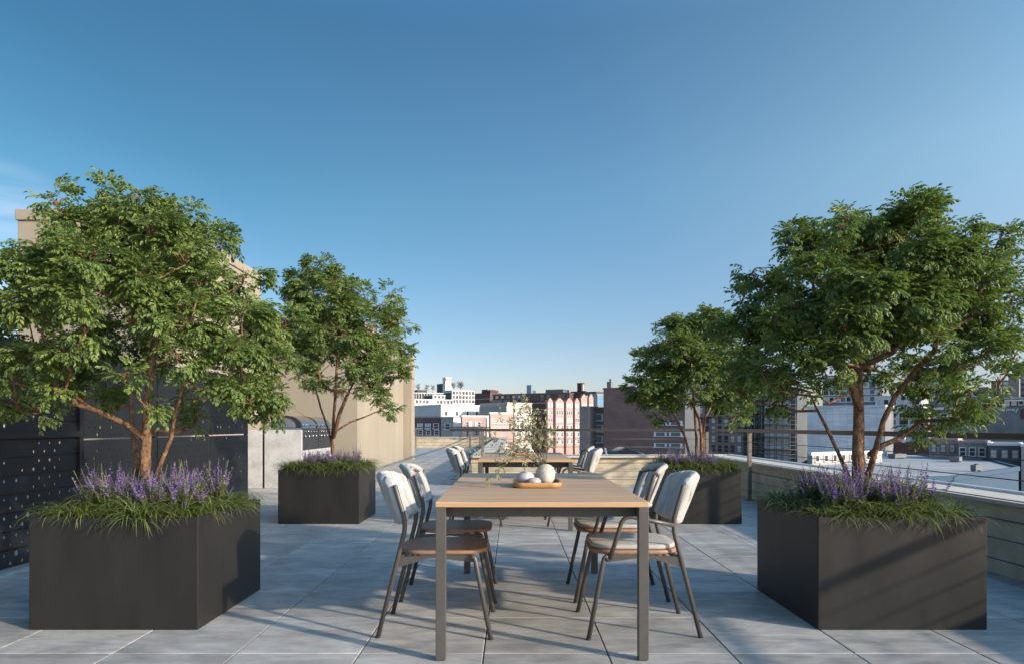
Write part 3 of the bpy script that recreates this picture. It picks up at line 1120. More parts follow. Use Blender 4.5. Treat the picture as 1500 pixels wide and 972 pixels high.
make_tree('full leafed tree in the planter beside the perforated black fence', 'fl', LB_FL, 213, 4.136, 4900, 11,
          [[(213, 700, 0.0), (213, 665, 0.0), (214, 630, 0.01), (213, 590, 0.02), (217, 545, 0.03), (220, 495, 0.05), (222, 440, 0.05)],
           [(196, 702, 0.05), (190, 670, 0.08), (178, 630, 0.12), (165, 590, 0.2), (150, 545, 0.26)],
           [(228, 702, -0.02), (243, 668, -0.03), (258, 640, -0.06), (268, 600, -0.08), (285, 560, -0.12)],
           [(213, 640, -0.02), (195, 620, -0.08), (160, 600, -0.16), (130, 572, -0.22)]])
make_tree('tall leafed tree in the planter in front of the grill counter', 'bl', LB_BL, 487, 8.112, 3600, 23,
          [[(487, 665, 0.0), (487, 640, 0.0), (489, 610, 0.0), (491, 575, 0.02), (492, 535, 0.05), (495, 490, 0.05)],
           [(486, 650, 0.02), (478, 625, 0.05), (466, 595, 0.1), (455, 560, 0.15)],
           [(489, 640, -0.02), (500, 605, -0.08), (515, 575, -0.15), (530, 550, -0.2)],
           [(487, 640, 0), (470, 622, -0.1), (448, 605, -0.2), (430, 590, -0.25)],
           [(490, 632, 0.0), (510, 618, 0.08), (530, 610, 0.14), (552, 600, 0.18)]], leaf_scale=1.12)
make_tree('shorter leafed tree in the planter behind the two right hand chairs', 'br', LB_BR, 1022, 8.102, 3600, 37,
          [[(1020, 668, 0.0), (1020, 640, 0.0), (1018, 605, 0.01), (1016, 570, 0.03), (1014, 530, 0.05)],
           [(1027, 668, 0.0), (1026, 640, -0.04), (1022, 615, -0.08), (1010, 590, -0.1)],
           [(1030, 665, 0.0), (1032, 635, 0.05), (1036, 610, 0.08), (1050, 585, 0.12)],
           [(1012, 668, 0.05), (1006, 640, 0.08), (995, 615, 0.12), (982, 592, 0.14)]], leaf_scale=1.12)
make_tree('broad leafed tree leaning over the railing from the front right planter', 'fr', LB_FR, 1262, 4.136, 5200, 51,
          [[(1258, 700, 0.0), (1257, 660, 0.0), (1258, 620, 0.0), (1260, 575, 0.02), (1262, 530, 0.04), (1268, 470, 0.05)],
           [(1268, 700, -0.02), (1277, 655, -0.05), (1285, 615, -0.07), (1298, 580, -0.1), (1325, 540, -0.14)],
           [(1250, 698, 0.06), (1238, 660, 0.1), (1226, 625, 0.14), (1215, 600, 0.16), (1205, 570, 0.2)],
           [(1259, 600, 0.0), (1245, 570, -0.04), (1225, 540, -0.08), (1205, 515, -0.12)],
           [(1274, 665, 0.0), (1300, 652, 0.06), (1335, 640, 0.1), (1370, 615, 0.14)]])


# ------------------------------------------------------------------ grass tufts and lavender
def ribbon(V, F, base, direction, length, width, arch, r, nseg=5, twist=0.0):
    d = np.array((math.cos(direction), math.sin(direction), 0.0))
    side = np.array((-d[1], d[0], 0.0))
    p = np.array(base, dtype=float)
    el = arch[0]
    o = len(V)
    for k in range(nseg + 1):
        t = k / nseg
        w = width * (0.6 + 0.8 * t if t < 0.4 else (1 - t) * 1.5 + 0.04) * 0.5
        sd = side * math.cos(twist * t) + np.array((0, 0, 1)) * math.sin(twist * t)
        V.append(p - sd * w)
        V.append(p + sd * w)
        a = el + (arch[1] - el) * t
        p = p + (d * math.cos(a) + np.array((0, 0, 1)) * math.sin(a)) * (length / nseg)
    for k in range(nseg):
        q = o + 2 * k
        F.append((q, q + 1, q + 3, q + 2))


def tuft_mesh(seed):
    r = random.Random(seed)
    V, F = [], []
    for _ in range(110):
        a = r.uniform(0, 2 * math.pi)
        L = r.uniform(0.15, 0.28)
        ribbon(V, F, (r.gauss(0, 0.018), r.gauss(0, 0.018), -0.02), a, L, r.uniform(0.005, 0.0085),
               (r.uniform(0.8, 1.5), r.uniform(-1.5, -0.6)), r, 6, r.uniform(-0.5, 0.5))
    return np_mesh('grass_tuft', np.array(V), F, M['grass'], smooth=True)


def lavender_meshes(seed):
    r = random.Random(seed)
    V, F = [], []
    V2, F2 = [], []
    for _ in range(26):
        a = r.uniform(0, 2 * math.pi)
        lean = abs(r.gauss(0, 0.28))
        H = r.uniform(0.16, 0.33)
        b = np.array((r.gauss(0, 0.03), r.gauss(0, 0.03), -0.01))
        d = np.array((math.cos(a) * math.sin(lean), math.sin(a) * math.sin(lean), math.cos(lean)))
        side = np.cross(d, np.array((math.cos(a + 1.3), math.sin(a + 1.3), 0.2)))
        side /= np.linalg.norm(side)
        o = len(V)
        for p, w in ((b, 0.0016), (b + d * H, 0.0010)):
            V.append(p - side * w); V.append(p + side * w)
        F.append((o, o + 1, o + 3, o + 2))
        nl = 58
        for k in range(nl):
            t = 0.03 + 0.66 * k / nl
            p = b + d * H * t
            aa = r.uniform(0, 2 * math.pi)
            e = r.uniform(0.1, 0.9)
            dd = np.array((math.cos(aa) * math.cos(e), math.sin(aa) * math.cos(e), math.sin(e)))
            q = quad_leaf(r.uniform(0.018, 0.036), r.uniform(0.006, 0.010)) @ rot_basis(dd, np.array((0.1, 0, 1.0))).T + p
            o = len(V)
            V.extend(q); F.append((o, o + 1, o + 2, o + 3))
        nf = 30 if r.random() < 0.62 else 0
        for k in range(nf):
            t = 0.6 + 0.42 * k / nf
            p = b + d * H * t
            aa = r.uniform(0, 2 * math.pi)
            e = r.uniform(-0.1, 0.9)
            sz = (0.0135 * (1 - 0.6 * k / nf)) * r.uniform(0.7, 1.2)
            dd = np.array((math.cos(aa) * math.cos(e), math.sin(aa) * math.cos(e), math.sin(e)))
            q = quad_leaf(sz * 1.25, sz * 0.85) @ rot_basis(dd, np.array((r.uniform(-1, 1), r.uniform(-1, 1), 0.6))).T + p
            o = len(V2)
            V2.extend(q); F2.append((o, o + 1, o + 2, o + 3))
    return np_mesh('foliage', np.array(V), F, M['sage']), np_mesh('flower_spikes', np.array(V2), F2, M['flower'])


TUFTS = [tuft_mesh(k) for k in range(100, 104)]
LAVS = [lavender_meshes(k) for k in range(200, 204)]
for key in ('fl', 'fr', 'bl', 'br'):
    x, y = PL[key]
    where = {'fl': 'the planter beside the black fence', 'fr': 'the planter beside the right railing',
             'bl': 'the planter by the grill counter', 'br': 'the planter behind the right chairs'}[key]
    r = random.Random(hash(key) % 1 + {'fl': 1, 'fr': 2, 'bl': 3, 'br': 4}[key])
    sides = [('near', (0, 0), (1, 0)), ('far', (0, 1), (1, 1)), ('left', (0, 0), (0, 1)), ('right', (1, 0), (1, 1))]
    ins = 0.085
    for nm, a, b in sides:
        cnt = 7 if nm in ('near', 'far') else 5
        for k in range(cnt):
            t = (k + 0.5) / cnt
            ax, ay = ins + a[0] * (PW - 2 * ins), ins + a[1] * (PW - 2 * ins)
            bx_, by_ = ins + b[0] * (PW - 2 * ins), ins + b[1] * (PW - 2 * ins)
            px_ = x + ax + (bx_ - ax) * t + r.gauss(0, 0.018)
            py_ = y + ay + (by_ - ay) * t + r.gauss(0, 0.018)
            o = bpy.data.objects.new('grass_tuft', TUFTS[r.randrange(4)])
            col.objects.link(o)
            o.location = (px_, py_, PH - 0.035)
            sc = r.uniform(0.9, 1.2) * (1.1 if key in ('bl', 'br') else 1.0)
            o.scale = (sc, sc, sc * r.uniform(0.85, 1.1))
            o.rotation_euler = (r.gauss(0, 0.08), r.gauss(0, 0.08), r.uniform(0, 6.28))
            tag(o, 'arching green grass tuft on the %s edge of %s' % (nm, where), 'grass tuft',
                'grass tufts on the %s edge of %s' % (nm, where))
    for k in range(10):
        a_ = 2 * math.pi * (k + r.uniform(-0.2, 0.2)) / 10
        o = bpy.data.objects.new('grass_tuft', TUFTS[r.randrange(4)])
        col.objects.link(o)
        o.location = (x + PW / 2 + 0.29 * math.cos(a_), y + PW / 2 + 0.29 * math.sin(a_), PH - 0.03)
        sc = r.uniform(0.95, 1.25) * 1.0
        o.scale = (sc, sc, sc * 1.1)
        o.rotation_euler = (0, 0, r.uniform(0, 6.28))
        tag(o, 'green grass tuft growing among the lavender in %s' % where, 'grass tuft', 'grass tufts among the lavender in %s' % where)
    nlav = 0
    for a in range(5):
        for b in range(5):
            fx, fy = 0.225 + 0.116 * a, 0.225 + 0.116 * b
            if key in ('bl', 'br') and r.random() < 0.3:
                continue
            if abs(a - 2) < 1 and abs(b - 2) < 1:
                continue
            root = empty('lavender_plant', (x + fx + r.gauss(0, 0.025), y + fy + r.gauss(0, 0.025), PH - 0.05), r.uniform(0, 6.28))
            sc = r.uniform(0.85, 1.12) * (0.95 if key in ('bl', 'br') else 1.0)
            root.scale = (sc, sc, sc)
            f_, s_ = LAVS[r.randrange(4)]
            link('foliage', f_, root)
            link('flower_spikes', s_, root)
            row = 'front' if b < 2 else ('middle' if b == 2 else 'back')
            tag(root, 'purple flowering lavender in the %s of %s' % (row, where), 'lavender',
                'lavender plants in the %s of %s' % (row, where))


# ------------------------------------------------------------------ tables
def make_table(y0, label):
    root = empty('dining_table', (0.141, y0 + 0.97, 0))
    tag(root, label, 'table', 'wood topped dining tables')
    hx, hy, zt = 0.499, 0.97, 0.746
    m1 = MB()
    m1.box((-hx, -hy, zt - 0.026), (hx, hy, zt), 0, 0.003)
    m1.build('tabletop', M['tabletop'], root)
    w = 0.047
    for sx in (-1, 1):
        for sy in (-1, 1):
            m2 = MB()
            x0, x1 = sorted((sx * hx * 0.999, sx * (hx * 0.999 - w)))
            y0_, y1 = sorted((sy * hy * 0.999, sy * (hy * 0.999 - w)))
            m2.box((x0, y0_, 0.005), (x1, y1, zt - 0.0265), 0, 0.003)
            m2.box((x0 + 0.006, y0_ + 0.006, 0), (x1 - 0.006, y1 - 0.006, 0.006), 0)
            m2.build('leg', M['table_frame'], root)
    m3 = MB()
    zb, zu = zt - 0.088, zt - 0.028
    m3.box((-hx + 0.038, -hy + 0.14, zb), (hx - 0.038, -hy + 0.165, zu), 0, 0.002)
    m3.box((-hx + 0.038, hy - 0.165, zb), (hx - 0.038, hy - 0.14, zu), 0, 0.002)
    m3.box((-hx + 0.012, -hy + w, zb), (-hx + 0.037, hy - w, zu), 0, 0.002)
    m3.box((hx - 0.037, -hy + w, zb), (hx - 0.012, hy - w, zu), 0, 0.002)
    m3.box((-hx + 0.05, -0.03, zb + 0.004), (hx - 0.05, 0.03, zu), 0, 0.002)
    m3.build('frame', M['table_frame'], root)
    return root


make_table(3.188, 'wood topped dining table in the foreground with the olive vase')
make_table(7.16, 'wood topped dining table further back by the parapet')


# ------------------------------------------------------------------ chairs
def pad_backrest(slats):
    """curved back in chair space (chair faces +x)"""
    m = MB()
    H0, H1 = 0.575, 0.845

    def centre(u, v):
        z = H0 + (H1 - H0) * v
        # posts lean back above the kink
        xp = -0.148 - 0.30 * (z - 0.584)
        bulge = (0.065 + 0.035 * v) * (1 - u * u)
        zz = H0 + (H1 - 0.012 - H0) * v + 0.018 * (1 - u * u) * v - 0.03 * (abs(u) ** 6) * (2 * v - 1)
        return Vector((xp - bulge, 0.205 * u, zz))

    if not slats:
        NU, NV = 84, 34
        P = {}
        grooves = (-0.74, -0.45, -0.15, 0.15, 0.45, 0.74)
        for side in (0, 1):
            for i in range(NU + 1):
                for j in range(NV + 1):
                    u, v = -1 + 2 * i / NU, j / NV
                    c = centre(u, v)
                    e1 = max(0, min(1, (1 - abs(u)) / 0.15))
                    e2 = max(0, min(1, v / 0.11))
                    e3 = max(0, min(1, (1 - v) / 0.11))
                    edge = 1.0
                    for e_ in (e1, e2, e3):
                        edge *= math.sqrt(max(0, 1 - (1 - e_) ** 2))
                    t = 1.0
                    for k, gk in enumerate(grooves):
                        sg = 1 if k % 2 else -1
                        gp = gk + sg * 0.075 * math.cos(2 * math.pi * v * 1.25)
                        dist = abs(u - gp)
                        pinch = 0.55 + 0.45 * abs(math.sin(2 * math.pi * v * 1.25 + 0.8))
                        t *= 1 - (0.9 * pinch) * math.exp(-(dist / 0.045) ** 1.6)
                    t = 0.030 * edge * (0.12 + 0.88 * t) + 0.001
                    du = centre(min(1, u + 0.02), v) - centre(max(-1, u - 0.02), v)
                    dv = centre(u, min(1, v + 0.02)) - centre(u, max(0, v - 0.02))
                    nrm = du.cross(dv).normalized()
                    P[side, i, j] = c + nrm * (t if side == 0 else -t)
        idx = {}
        V = []
        for key, p in P.items():
            idx[key] = len(V)
            V.append(p)
        F = []
        for i in range(NU):
            for j in range(NV):
                F.append((idx[0, i, j], idx[0, i + 1, j], idx[0, i + 1, j + 1], idx[0, i, j + 1]))
                F.append((idx[1, i, j], idx[1, i, j + 1], idx[1, i + 1, j + 1], idx[1, i + 1, j]))
        for i in range(NU):
            F.append((idx[0, i, 0], idx[1, i, 0], idx[1, i + 1, 0], idx[0, i + 1, 0]))
            F.append((idx[0, i, NV], idx[0, i + 1, NV], idx[1, i + 1, NV], idx[1, i, NV]))
        for j in range(NV):
            F.append((idx[0, 0, j], idx[0, 0, j + 1], idx[1, 0, j + 1], idx[1, 0, j]))
            F.append((idx[0, NU, j], idx[1, NU, j], idx[1, NU, j + 1], idx[0, NU, j + 1]))
        m.add(V, F, 0, True)
        return m
    # open strap back: padded rim rolls top and bottom, twisted vertical straps
    for v, rad in ((0.95, 0.019), (0.06, 0.017)):
        pts = [centre(-1 + 2 * k / 16, v) for k in range(17)]
        m.tube(pts, [rad] * 17, 10)
    ns = 8
    for k in range(ns):
        u0 = -0.90 + 1.80 * k / (ns - 1)
        sg = 1 if k % 2 else -1
        n = 16
        V, F = [], []
        for j in range(n + 1):
            v = 0.05 + 0.9 * j / n
            u = u0 + sg * 0.05 * math.sin(math.pi * v) ** 2
            hw = 0.098 - 0.012 * math.sin(math.pi * v)
            for (du_, off) in ((-hw, 0.004), (-hw * 0.5, 0.011), (hw * 0.5, 0.011), (hw, 0.004), (hw, -0.004), (hw * 0.5, -0.011), (-hw * 0.5, -0.011), (-hw, -0.004)):
                c = centre(max(-1, min(1, u + du_)), v)
                V.append(c + Vector((off + sg * 0.004, 0, 0)))
        for j in range(n):
            for q in range(8):
                q2 = (q + 1) % 8
                F.append((j * 8 + q, j * 8 + q2, (j + 1) * 8 + q2, (j + 1) * 8 + q))
        m.add(V, F, 0, True)
    return m


def make_chair(slats, arms, cushion):
    root = empty('dining_chair')
    rl = 0.0125
    for sy in (-1, 1):
        m = MB()
        m.tube([(-0.294, sy * 0.23, 0.004)] + bezier((-0.165, sy * 0.219, 0.52), (-0.148, sy * 0.218, 0.584), (-0.166, sy * 0.217, 0.645), 4) + [(-0.208, sy * 0.215, 0.785), (-0.211, sy * 0.215, 0.793)],
               [rl, rl, rl, rl, rl, rl, rl, rl * 0.7], 12)
        o = m.build('rear_leg', M['bronze'], root)
        f = MB(); f.tube([(-0.2945, sy * 0.23, 0.0), (-0.294, sy * 0.23, 0.009)], rl * 1.06, 12)
        f.build('foot_pad', M['rubber'], o)
        m = MB()
        m.tube([(0.293, sy * 0.262, 0.004), (0.212, sy * 0.238, 0.402)] + bezier((0.209, sy * 0.237, 0.412), (0.206, sy * 0.236, 0.423), (0.19, sy * 0.236, 0.42), 3), rl, 12)
        o = m.build('front_leg', M['bronze'], root)
        f = MB(); f.tube([(0.2935, sy * 0.262, 0.0), (0.293, sy * 0.262, 0.009)], rl * 1.06, 12)
        f.build('foot_pad', M['rubber'], o)
    m = MB()
    for sy in (-1, 1):
        # tapered side plate under the seat
        ya, yb = sorted((sy * 0.226, sy * 0.214))
        pr = [(-0.207, 0.36), (-0.193, 0.418), (-0.05, 0.426), (0.205, 0.426), (0.20, 0.392), (0.02, 0.412), (-0.03, 0.412)]
        V = [(x, ya, z) for x, z in pr] + [(x, yb, z) for x, z in pr]
        n = len(pr)
        F = [tuple(range(n)), tuple(range(n, 2 * n))[::-1]] + [(k, n + k, n + (k + 1) % n, (k + 1) % n) for k in range(n)]
        m.add(V, F)
    m.box((0.16, -0.214, 0.405), (0.185, 0.214, 0.4255), 0, 0.003)
    m.box((-0.185, -0.214, 0.40), (-0.165, 0.214, 0.4255), 0, 0.003)
    m.build('seat_frame', M['bronze'], root)
    m = MB()
    lp = []
    for z, ins in ((0.4275, 0.010), (0.431, 0.003), (0.437, 0.0), (0.445, 0.0), (0.4505, 0.003), (0.4525, 0.010)):
        lp.append([(x, y, z) for x, y in rrect(-0.20 + ins, 0.272 - ins, -0.222 + ins, 0.222 - ins, 0.135 - ins, 8)])
    rings(m, lp)
    m.build('seat', M['seat_wood'], root)
    if cushion:
        m = MB()
        lp = []
        for z, ins in ((0.4535, 0.012), (0.458, 0.004), (0.464, 0.002), (0.4735, 0.003), (0.4775, 0.007), (0.4795, 0.015), (0.4815, 0.05)):
            lp.append([(x, y, z) for x, y in rrect(-0.195 + ins, 0.268 - ins, -0.218 + ins, 0.218 - ins, 0.135 - ins, 8)])
        rings(m, lp)
        m.build('seat_cushion', M['cushion'], root)
    pad_backrest(slats).build('backrest', M['knit'], root)
    if slats:
        # hoop that carries the straps
        m = MB()
        pts = [(-0.205, -0.213, 0.782), (-0.27, -0.14, 0.80), (-0.305, 0.0, 0.812), (-0.27, 0.14, 0.80), (-0.205, 0.213, 0.782)]
        m.tube(bezier(pts[0], pts[1], pts[2], 5) + bezier(pts[2], pts[3], pts[4], 5)[1:], 0.007, 8)
        m.build('back_rail', M['bronze'], root)
    if arms:
        for sy in (-1, 1):
            m = MB()
            y = sy * 0.243
            p = [(0.182, y, 0.408), (0.128, y, 0.575)] + bezier((0.122, y, 0.595), (0.108, y, 0.634), (0.062, y, 0.629), 5) + [(-0.04, y * 0.98, 0.608), (-0.153, sy * 0.224, 0.583)]
            m.tube(p, 0.0115, 10)
            m.tube([(0.205, y, 0.412), (0.176, y, 0.406)], 0.010, 8)
            m.build('armrest', M['bronze'], root)
    return root


protos = {}
CH = [
    (0, -1, 3.78, 0, 'padded knit back chair without arms nearest the camera, left of front table'),
    (1, -1, 4.50, 1, 'armless open strap back chair second along the left of front table'),
    (2, 1, 3.78, 2, 'padded knit back armchair with pale seat cushion nearest the camera, right of front table'),
    (3, 1, 4.50, 3, 'open strap back armchair second along the right of front table'),
    (0, -1, 7.74, 4, 'padded knit back chair without arms at near left of the back table'),
    (1, -1, 8.46, 5, 'armless open strap chair at far left of the back table'),
    (2, 1, 7.74, 6, 'padded knit back armchair at near right of the back table'),
    (3, 1, 8.46, 7, 'open strap armchair at far right of the back table'),
]
for kind, side, y, _, label in CH:
    if kind not in protos:
        o = make_chair(kind in (1, 3), kind >= 2, kind >= 2)
        protos[kind] = o
    else:
        o = copy_tree(protos[kind])
    tag(o, label, 'chair', 'dining chairs around the two tables')
    o.location = (0.141 + side * 0.544, y + rng.uniform(-0.006, 0.006), 0)
    o.rotation_euler = (0, 0, (0 if side < 0 else math.pi) + R(rng.uniform(-0.8, 0.8)))


# ------------------------------------------------------------------ trays, stones, vases, olive branch
def blob(name, dims, seed, m, rough=0.05):
    bm = bmesh.new()
    bmesh.ops.create_icosphere(bm, subdivisions=4, radius=1)
    from mathutils import noise
    for v in bm.verts:
        n = noise.noise(v.co * 1.3 + Vector((seed, 0, 0)))
        v.co *= 1 + rough * n
        v.co = Vector((v.co.x * dims[0] / 2, v.co.y * dims[1] / 2, v.co.z * dims[2] / 2))
    zmin = min(v.co.z for v in bm.verts)
    for v in bm.verts:
        v.co.z -= zmin
    me = bpy.data.meshes.new(name)
    bm.to_mesh(me)
    bm.free()
    for p in me.polygons:
        p.use_smooth = True
    me.materials.append(m)
    return link(name, me)


def make_tray(cx, cy, label):
    root = empty('serving_tray', (cx, cy, 0.7465))
    tag(root, label, 'tray', 'wooden trays on the tables')
    hx, hy = 0.142, 0.16
    m = MB()
    lp = []
    for z, ins, rr in ((0.0, 0.012, 0.055), (0.004, 0.004, 0.06), (0.016, 0.0, 0.062), (0.030, 0.001, 0.062), (0.032, 0.004, 0.06), (0.0315, 0.009, 0.055), (0.029, 0.0115, 0.052), (0.0125, 0.013, 0.05)):
        lp.append([(x, y, z) for x, y in rrect(-hx + ins, hx - ins, -hy + ins, hy - ins, rr, 8)])
    rings(m, lp, 0, True, True, False)
    m.build('tray_rim', M['edge_wood'], root)
    m = MB()
    m.prism(rrect(-hx + 0.0135, hx - 0.0135, -hy + 0.0135, hy - 0.0135, 0.05, 8), 0.008, 0.012)
    m.build('tray_floor', M['tray_in'], root)
    return root


def make_vase(x, y, label):
    m = MB()
    out = [(0.0, 0.0), (0.030, 0.0), (0.040, 0.006), (0.052, 0.026), (0.058, 0.052), (0.0565, 0.074), (0.047, 0.096), (0.031, 0.1095), (0.019, 0.1145), (0.0145, 0.1165),
           (0.0125, 0.115), (0.0135, 0.108), (0.030, 0.098), (0.046, 0.07), (0.045, 0.03), (0.0, 0.012)]
    m.lathe(out, seg=40)
    o = m.build('vase', M['vase'])
    o.location = (x, y, 0.7592)
    tag(o, label, 'vase', 'round ceramic vases')
    return o


TC = (0.146, 4.02)
make_tray(TC[0], TC[1], 'rounded wooden tray on the front table')
s1 = blob('stone', (0.112, 0.10, 0.076), 1.0, M['stone_grey']); s1.location = (0.083, 4.02, 0.7588)
tag(s1, 'large smooth grey stone beside the vase on the front tray', 'stone', 'stones on the trays')
s2 = blob('stone', (0.082, 0.064, 0.044), 5.0, M['stone_pink']); s2.location = (0.127, 3.945, 0.7588)
tag(s2, 'small speckled pebble in front of the vase on the front tray', 'stone', 'stones on the trays')
VX, VY = 0.197, 4.02
make_vase(VX, VY, 'round weathered vase holding the olive branches on the front table')
T2 = (0.141 * 2 - TC[0], 3.188 + 7.16 + 1.94 - TC[1])
make_tray(T2[0], T2[1], 'rounded wooden tray on the back table')
s3 = blob('stone', (0.118, 0.10, 0.074), 1.7, M['stone_grey']); s3.location = (0.204, T2[1], 0.7588)
tag(s3, 'large pale stone on the back tray', 'stone', 'stones on the trays')
s4 = blob('stone', (0.082, 0.064, 0.044), 8.0, M['stone_pink']); s4.location = (0.15, T2[1] - 0.085, 0.7588)
tag(s4, 'small speckled pebble on the back tray', 'stone', 'stones on the trays')
make_vase(0.09, T2[1], 'empty round weathered vase on the back table')


def olive():
    r = random.Random(5)
    root = empty('olive_branch', (VX, VY, 0.875))
    tag(root, 'airy olive branches spreading left out of the round vase', 'branch')
    O = np.array((VX, VY, 0.875))
    w = MB()
    V, F = [], []
    # (tip pixel, depth offset, sag)
    ends = [(712, 640, 0.05, 0.05), (735, 612, -0.03, 0.06), (752, 596, 0.04, 0.05), (770, 590, 0.10, 0.05), (790, 603, -0.05, 0.03), (803, 628, 0.04, 0.02),
            (724, 694, -0.10, 0.14), (745, 660, -0.06, 0.08), (765, 622, -0.10, 0.05), (782, 632, 0.08, 0.03), (758, 640, 0.12, 0.05), (700, 662, 0.02, 0.08)]
    for ex, ey, dy, sag in ends:
        e = np.array(at(ex, ey, VY)) + np.array((0, dy, 0)) - O
        mid = e * 0.5 + np.array((0.02, 0, sag + 0.03))
        start = np.array((r.uniform(-0.006, 0.006), r.uniform(-0.006, 0.006), -0.05))
        pts = bezier(start, mid, e, 14)
        w.tube(pts, [0.0024 - 0.0016 * k / 14 for k in range(15)], 5)
        for k in range(3, 15):
            p = np.array(pts[k])
            ax = np.array(pts[min(14, k + 1)] - pts[k - 1])
            ax /= np.linalg.norm(ax)
            nside = 2 if k > 4 else 1
            for _ in range(nside):
                if r.random() < 0.62:
                    tw = ax * 0.6 + np.array([r.gauss(0, 0.75) for _ in range(3)])
                    tw /= np.linalg.norm(tw)
                    Lt = r.uniform(0.03, 0.075)
                    q = p + tw * Lt
                    w.tube([Vector(p), Vector(p + tw * Lt * 0.5 + np.array((0, 0, 0.004))), Vector(q)], [0.0009, 0.0007, 0.0005], 4)
                    npair = r.randint(3, 5)
                    for t in range(npair):
                        pb = p + (q - p) * (t + 1) / npair
                        for sg in (-1, 1):
                            d = tw * 0.7 + np.array([r.gauss(0, 0.6) for _ in range(3)])
                            B = rot_basis(d, np.array((r.gauss(0, 0.5), r.gauss(0, 0.5), 1.0)))
                            lf = quad_leaf(r.uniform(0.018, 0.033), r.uniform(0.007, 0.0115)) @ B.T + pb
                            o = len(V)
                            V.extend(lf); F.append((o, o + 1, o + 2, o + 3))
    w.build('stems', M['twig'], root)
    link('leaves', np_mesh('leaves', np.array(V), F, M['olive']), root)


olive()


# ------------------------------------------------------------------ perforated fence and gate
def perforated(mb_, x, y0, y1, z0, z1, cy, cz, r, dens, rmin, rmax, cluster=None):
    ny = max(1, round((y1 - y0) / cy))
    nz = max(1, round((z1 - z0) / cz))
    dy, dz = (y1 - y0) / ny, (z1 - z0) / nz
    for a in range(ny):
        for b in range(nz):
            ya, za = y0 + a * dy, z0 + b * dz
            yb, zb = ya + dy, za + dz
            dd = dens if cluster is None else cluster((ya + yb) / 2, (za + zb) / 2)
            if (a + b) % 2 or r.random() > dd:
                mb_.add([(x, ya, za), (x, yb, za), (x, yb, zb), (x, ya, zb)], [(0, 1, 2, 3)])
                continue
            rad = r.uniform(rmin, rmax)
            if r.random() < 0.06:
                rad = min(dy, dz) * 0.38
            rad = min(rad, min(dy, dz) * 0.46)
            c = ((ya + yb) / 2, (za + zb) / 2)
            sq = [(yb, c[1]), (yb, zb), (c[0], zb), (ya, zb), (ya, c[1]), (ya, za), (c[0], za), (yb, za)]
            V = [(x, p, q) for p, q in sq]
            for k in range(8):
                an = 2 * math.pi * k / 8
                V.append((x, c[0] + rad * math.cos(an), c[1] + rad * math.sin(an)))
            mb_.add(V, [(k, (k + 1) % 8, 8 + (k + 1) % 8, 8 + k) for k in range(8)])


FX = -3.74
fr = random.Random(77)


def solid(o, t):
    md = o.modifiers.new('solidify', 'SOLIDIFY')
    md.thickness = t
    md.offset = 0
    return o


gate = empty('fence_gate', (FX, 5.1, 0))
tag(gate, 'black perforated slat gate at the far left with a wide top bar', 'gate')
m = MB()
z = 0.045
k = 0
while z < 1.72:
    z1 = min(z + 0.128, 1.74)
    perforated(m, 0.0, -1.4, 0.76, z, z1, 0.0625, 0.064, fr, 0.9, 0.009, 0.016,
               lambda y, zz: 0.95 if (-0.2 < y < 0.55 and (zz < 0.6 or y > 0.2)) else 0.25)
    m.add([(-0.012, -1.4, z1 - 0.004), (-0.012, 0.76, z1 - 0.004), (-0.012, 0.76, z1 + 0.014), (-0.012, -1.4, z1 + 0.014)], [(0, 1, 2, 3)])
    z = z1 + 0.009
solid(m.build('slat_panel', M['fence'], gate), 0.006)
m = MB()
m.box((0.004, -1.4, 1.005), (0.045, 0.76, 1.055), 0, 0.003)
m.build('top_bar', M['fence'], gate)
m = MB()
m.box((-0.03, 0.765, 0.0), (0.03, 0.815, 1.80), 0, 0.003)
m.build('gate_post', M['fence'], gate)

fence = empty('perforated_fence', (FX, 7.8, 0))
tag(fence, 'black perforated metal fence behind the front left tree', 'fence')
for (ya, yb) in ((-1.84, -0.62), (-0.60, 0.62), (0.64, 1.86)):
    for (za, zb) in ((0.045, 0.975), (0.99, 1.76)):
        m = MB()
        perforated(m, 0.0, ya, yb, za, zb, 0.044, 0.066, fr, 0.8, 0.005, 0.010,
                   lambda y, zz: 0.95 if (int((y + 10) * 2.3) % 4 != 0) else 0.5)
        solid(m.build('perforated_panel', M['fence'], fence), 0.008)
for y in (-1.86, -0.61, 0.63, 1.86):
    m = MB()
    m.box((-0.05, y - 0.02, 0), (-0.008, y + 0.02, 1.80), 0, 0.003)
    m.build('post', M['fence'], fence)

# ------------------------------------------------------------------ stair bulkheads
bk = empty('stair_bulkhead', (-5.0, 9.5, 0))
tag(bk, 'tall beige stucco stair bulkhead behind the front left tree', 'bulkhead')
m = MB()
m.box((-1.88, 0, -0.02), (0, 4.1, 3.95), 0, 0.01)
m.build('wall', M['beige'], bk)
m = MB()
m.box((-1.90, -0.03, 3.951), (0.03, 4.13, 4.10), 0, 0.01)
m.build('coping', M['beige'], bk)
bk = empty('rooftop_building', (-3.55, 15.7, 0))
tag(bk, 'beige stucco rooftop building behind the back left tree', 'building')
m = MB()
m.box((-6.5, 0, -0.02), (0, 6.6, 3.45), 0, 0.01)
m.build('wall', M['beige'], bk)
m = MB()
m.box((-6.53, -0.03, 3.451), (0.03, 6.63, 3.58), 0, 0.01)
m.build('coping', M['beige'], bk)
m = MB()
m.box((-0.4, 6.64, -0.02), (0.27, 7.3, 3.45), 0, 0.01)
m.build('corner_pier', M['beige'], bk)

